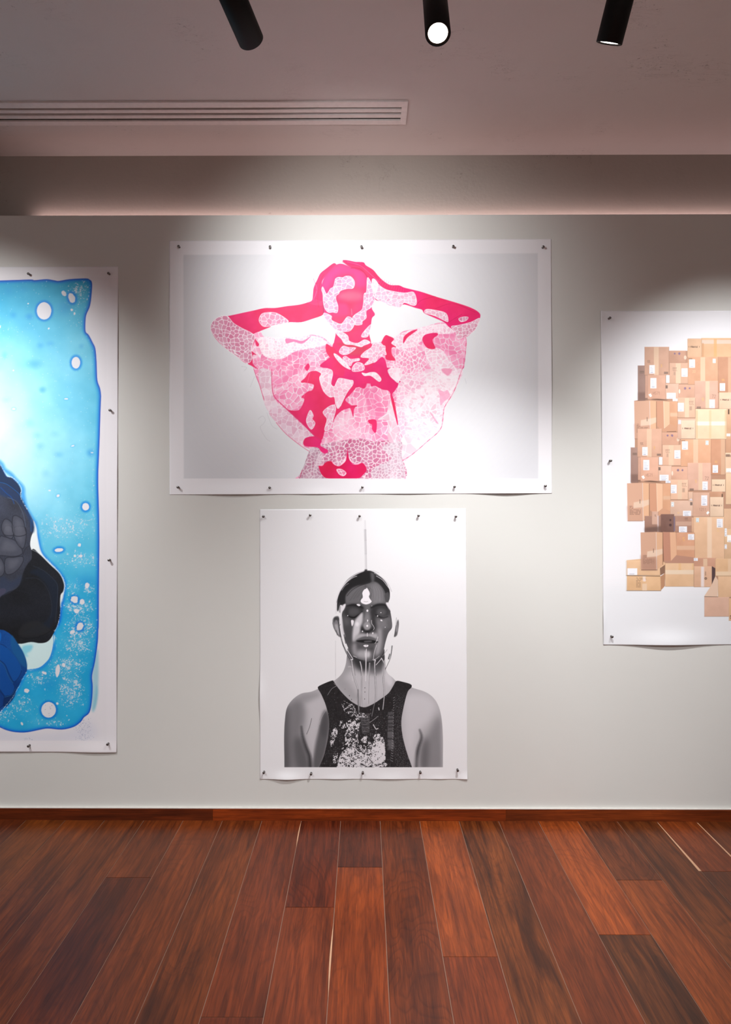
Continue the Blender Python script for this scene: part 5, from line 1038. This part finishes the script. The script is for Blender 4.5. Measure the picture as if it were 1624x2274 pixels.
def sheet(name, label, quad, canvas, fx, fy, coarse, fine, lifts, mirror=None):
    """quad: photograph corners TL TR BR BL; lifts: (px, py, sx, sy, metres) bulges off the wall"""
    (tlx, tly), (trx, try_), (brx, bry), (blx, bly) = quad
    us = span(tlx, trx, fx[0], fx[1], coarse, fine); vs_ = span(tly, bly, fy[0], fy[1], coarse, fine)
    U = (us-tlx)/(trx-tlx); V = (vs_-tly)/(bly-tly); UU, VV = np.meshgrid(U, V)
    PX = (tlx*(1-UU)+trx*UU)*(1-VV)+(blx*(1-UU)+brx*UU)*VV; PY = (tly*(1-UU)+try_*UU)*(1-VV)+(bly*(1-UU)+bry*UU)*VV
    lift = np.full(PX.shape, .0012)
    for (cx, cy, sx, sy, a) in lifts: lift += a*np.exp(-((PX-cx)/sx)**2-((PY-cy)/sy)**2)
    # photograph pixel -> wall plane
    u = (PX-812)/F; w_ = (HOR-PY)/F; dx = FW[0]+u*RT[0]; dy = FW[1]+u*RT[1]; t = D0/dy
    WX = dx*t; WZ = EYE+w_*t
    nr, nc = PX.shape
    V3 = np.stack([WX, -lift, WZ], -1).reshape(-1, 3)
    SX = PX if mirror is None else (np.where(PX < mirror, 2*mirror-PX, PX) if mirror < 500 else np.where(PX > mirror, 2*mirror-PX, PX))   # the picture goes on, much the same, past the edge of the photograph
    col = canvas.sample(SX, PY)
    idx = np.arange(nr*nc).reshape(nr, nc)
    quads = np.stack([idx[1:, :-1], idx[1:, 1:], idx[:-1, 1:], idx[:-1, :-1]], -1).reshape(-1, 4)
    # thin paper edge going back .5 mm
    ring = np.r_[idx[0, :], idx[1:, -1], idx[-1, -2::-1], idx[-2:0:-1, 0]]
    back = V3[ring].copy(); back[:, 1] += .0006
    k0 = len(V3); V3 = np.r_[V3, back]; nb = len(ring); bi = k0+np.arange(nb)
    rq = np.stack([ring, np.roll(ring, -1), np.roll(bi, -1), bi], -1)
    quads = np.r_[quads, rq]
    colf = np.r_[col.reshape(-1, 3), np.tile(np.array((.9, .9, .9)), (nb, 1))]
    origin = Vector((float(V3[:, 0].mean()), 0, float(V3[:, 2].min())))
    V3 = V3-np.array(origin)
    me = bpy.data.meshes.new(name)
    me.vertices.add(len(V3)); me.vertices.foreach_set('co', V3.astype(np.float32).ravel())
    nq = len(quads); me.loops.add(nq*4); me.loops.foreach_set('vertex_index', quads.astype(np.int32).ravel())
    me.polygons.add(nq); me.polygons.foreach_set('loop_start', np.arange(0, nq*4, 4, dtype=np.int32))
    me.polygons.foreach_set('use_smooth', np.ones(nq, bool))
    me.update(calc_edges=True)
    a = me.color_attributes.new('print', 'BYTE_COLOR', 'POINT')
    a.data.foreach_set('color_srgb', np.c_[np.clip(colf, 0, 1), np.ones(len(colf))].astype(np.float32).ravel())
    me.materials.append(M_PAPER); me.validate()
    o = bpy.data.objects.new(name, me); COL.objects.link(o); o.location = origin
    return tag(o, label, 'poster')
cp = paint_pink()
sheet('poster', 'wide poster of a masked figure in pink lace with hands on head',
      [(376,535),(1224.5,531),(1226,1095.5),(377,1098.5)], cp, (464,1070), (574,1064), 3.0, .75,
      [(520,1100,70,22,.010),(700,1100,50,14,.004),(905,1098,60,14,.004),(1125,1098,55,20,.010),(1228,840,12,120,.004),(374,700,10,60,.003),(374,900,10,60,.003)])
del cp
cp = paint_portrait()
sheet('poster', 'black and white portrait poster of a person with clear liquid running down the face',
      [(577,1131),(1035,1129),(1038.5,1730),(577.5,1730)], cp, (628,988), (1150,1706), 2.5, .65,
      [(637,1732,30,14,.009),(748,1732,30,10,.0025),(866,1732,40,12,.0035),(975,1732,22,8,.002),(1037,1733,16,12,.005),(575,1548,12,40,.006)])
del cp
cp = paint_blue()
sheet('poster', 'tall poster of bright blue ink with dark cloth roses',
      [(-322,594),(263,592),(259.5,1671),(-320,1668)], cp, (-24,240), (612,1650), 3.0, .95,
      [(215,1673,55,22,.006),(0,1670,80,16,.003),(264,760,12,90,.003),(262,1080,12,90,.003),(261,1450,12,120,.004)], mirror=-29)
del cp
cp = paint_boxes()
sheet('poster', 'poster of a tall pile of brown cardboard boxes',
      [(1334,691),(1945,689),(1940,1431),(1340,1432)], cp, (1388,1632), (746,1382), 3.0, .65,
      [(1486,1434,75,26,.013),(1334,700,8,26,.004),(1336,860,10,80,.002),(1338,1385,8,36,.005)], mirror=1640)
del cp

# ---------------------------------------------------------------- pins
def pin_mesh():
    b = bmesh.new()
    prof = [(0, 0), (.0034, 0), (.0036, .0006), (.0034, .0016), (.0023, .0026), (.0021, .0080), (.0034, .0092), (.0041, .0098), (.0042, .0128), (.0038, .0134), (0, .0136)]
    lathe(b, prof, 28, Matrix.Rotation(math.pi/2, 4, 'X'))        # +Z of the profile points out of the wall (-Y)
    me = bpy.data.meshes.new('pin'); b.to_mesh(me); b.free(); me.materials.append(M_STEEL)
    for p in me.polygons: p.use_smooth = True
    return me
PM = pin_mesh()
PINS = []
nth = ['leftmost', 'second', 'middle', 'fourth', 'rightmost']
for i, (x, y) in enumerate(((397,547),(600,548),(803,548),(1007,547),(1207,548))): PINS.append((x, y, 'steel pin, %s of five along the top of the pink lace poster' % nth[i], 'pins of the pink lace poster'))
for i, (x, y) in enumerate(((395,1082),(599,1083),(805,1082),(1010,1081),(1212,1079))): PINS.append((x, y, 'steel pin, %s of five along the bottom of the pink lace poster' % nth[i], 'pins of the pink lace poster'))
for i, (x, y) in enumerate(((585,1147),(689,1144),(799,1146),(930,1145),(1013,1147))): PINS.append((x, y, 'steel pin, %s of five along the top of the grey portrait' % nth[i], 'pins of the portrait poster'))
for i, (x, y) in enumerate(((586,1716),(691,1719),(806,1717),(934,1716),(1017,1711))): PINS.append((x, y, 'steel pin, %s of five along the bottom of the grey portrait' % nth[i], 'pins of the portrait poster'))
for x, y, l in ((1355,706,'top left corner of the cardboard box poster'),(1357,1023,'left edge of the cardboard box poster, halfway down'),(1360,1414,'bottom left corner of the cardboard box poster')): PINS.append((x, y, 'small steel pin at the '+l, 'pins of the cardboard box poster'))
for x, y, l in ((63,608,'the top edge of the blue poster, left of the corner'),(241,607,'the top right corner of the blue poster'),(244,911,'the right edge of the blue poster, upper of two'),(242,1244,'the right edge of the blue poster, lower of two'),(239,1653,'the bottom right corner of the blue poster'),(63,1657,'the bottom edge of the blue poster, left of the corner')):
    PINS.append((x, y, 'steel pin at '+l, 'pins of the blue poster'))
for x, y, l, g in PINS:
    o = bpy.data.objects.new('wall_pin', PM); COL.objects.link(o)
    p = on_y(x, y, -.013); o.location = (p[0], -.0014, p[2]); o.scale = (1.12, 1.1, 1.12); tag(o, l, 'pin', g)
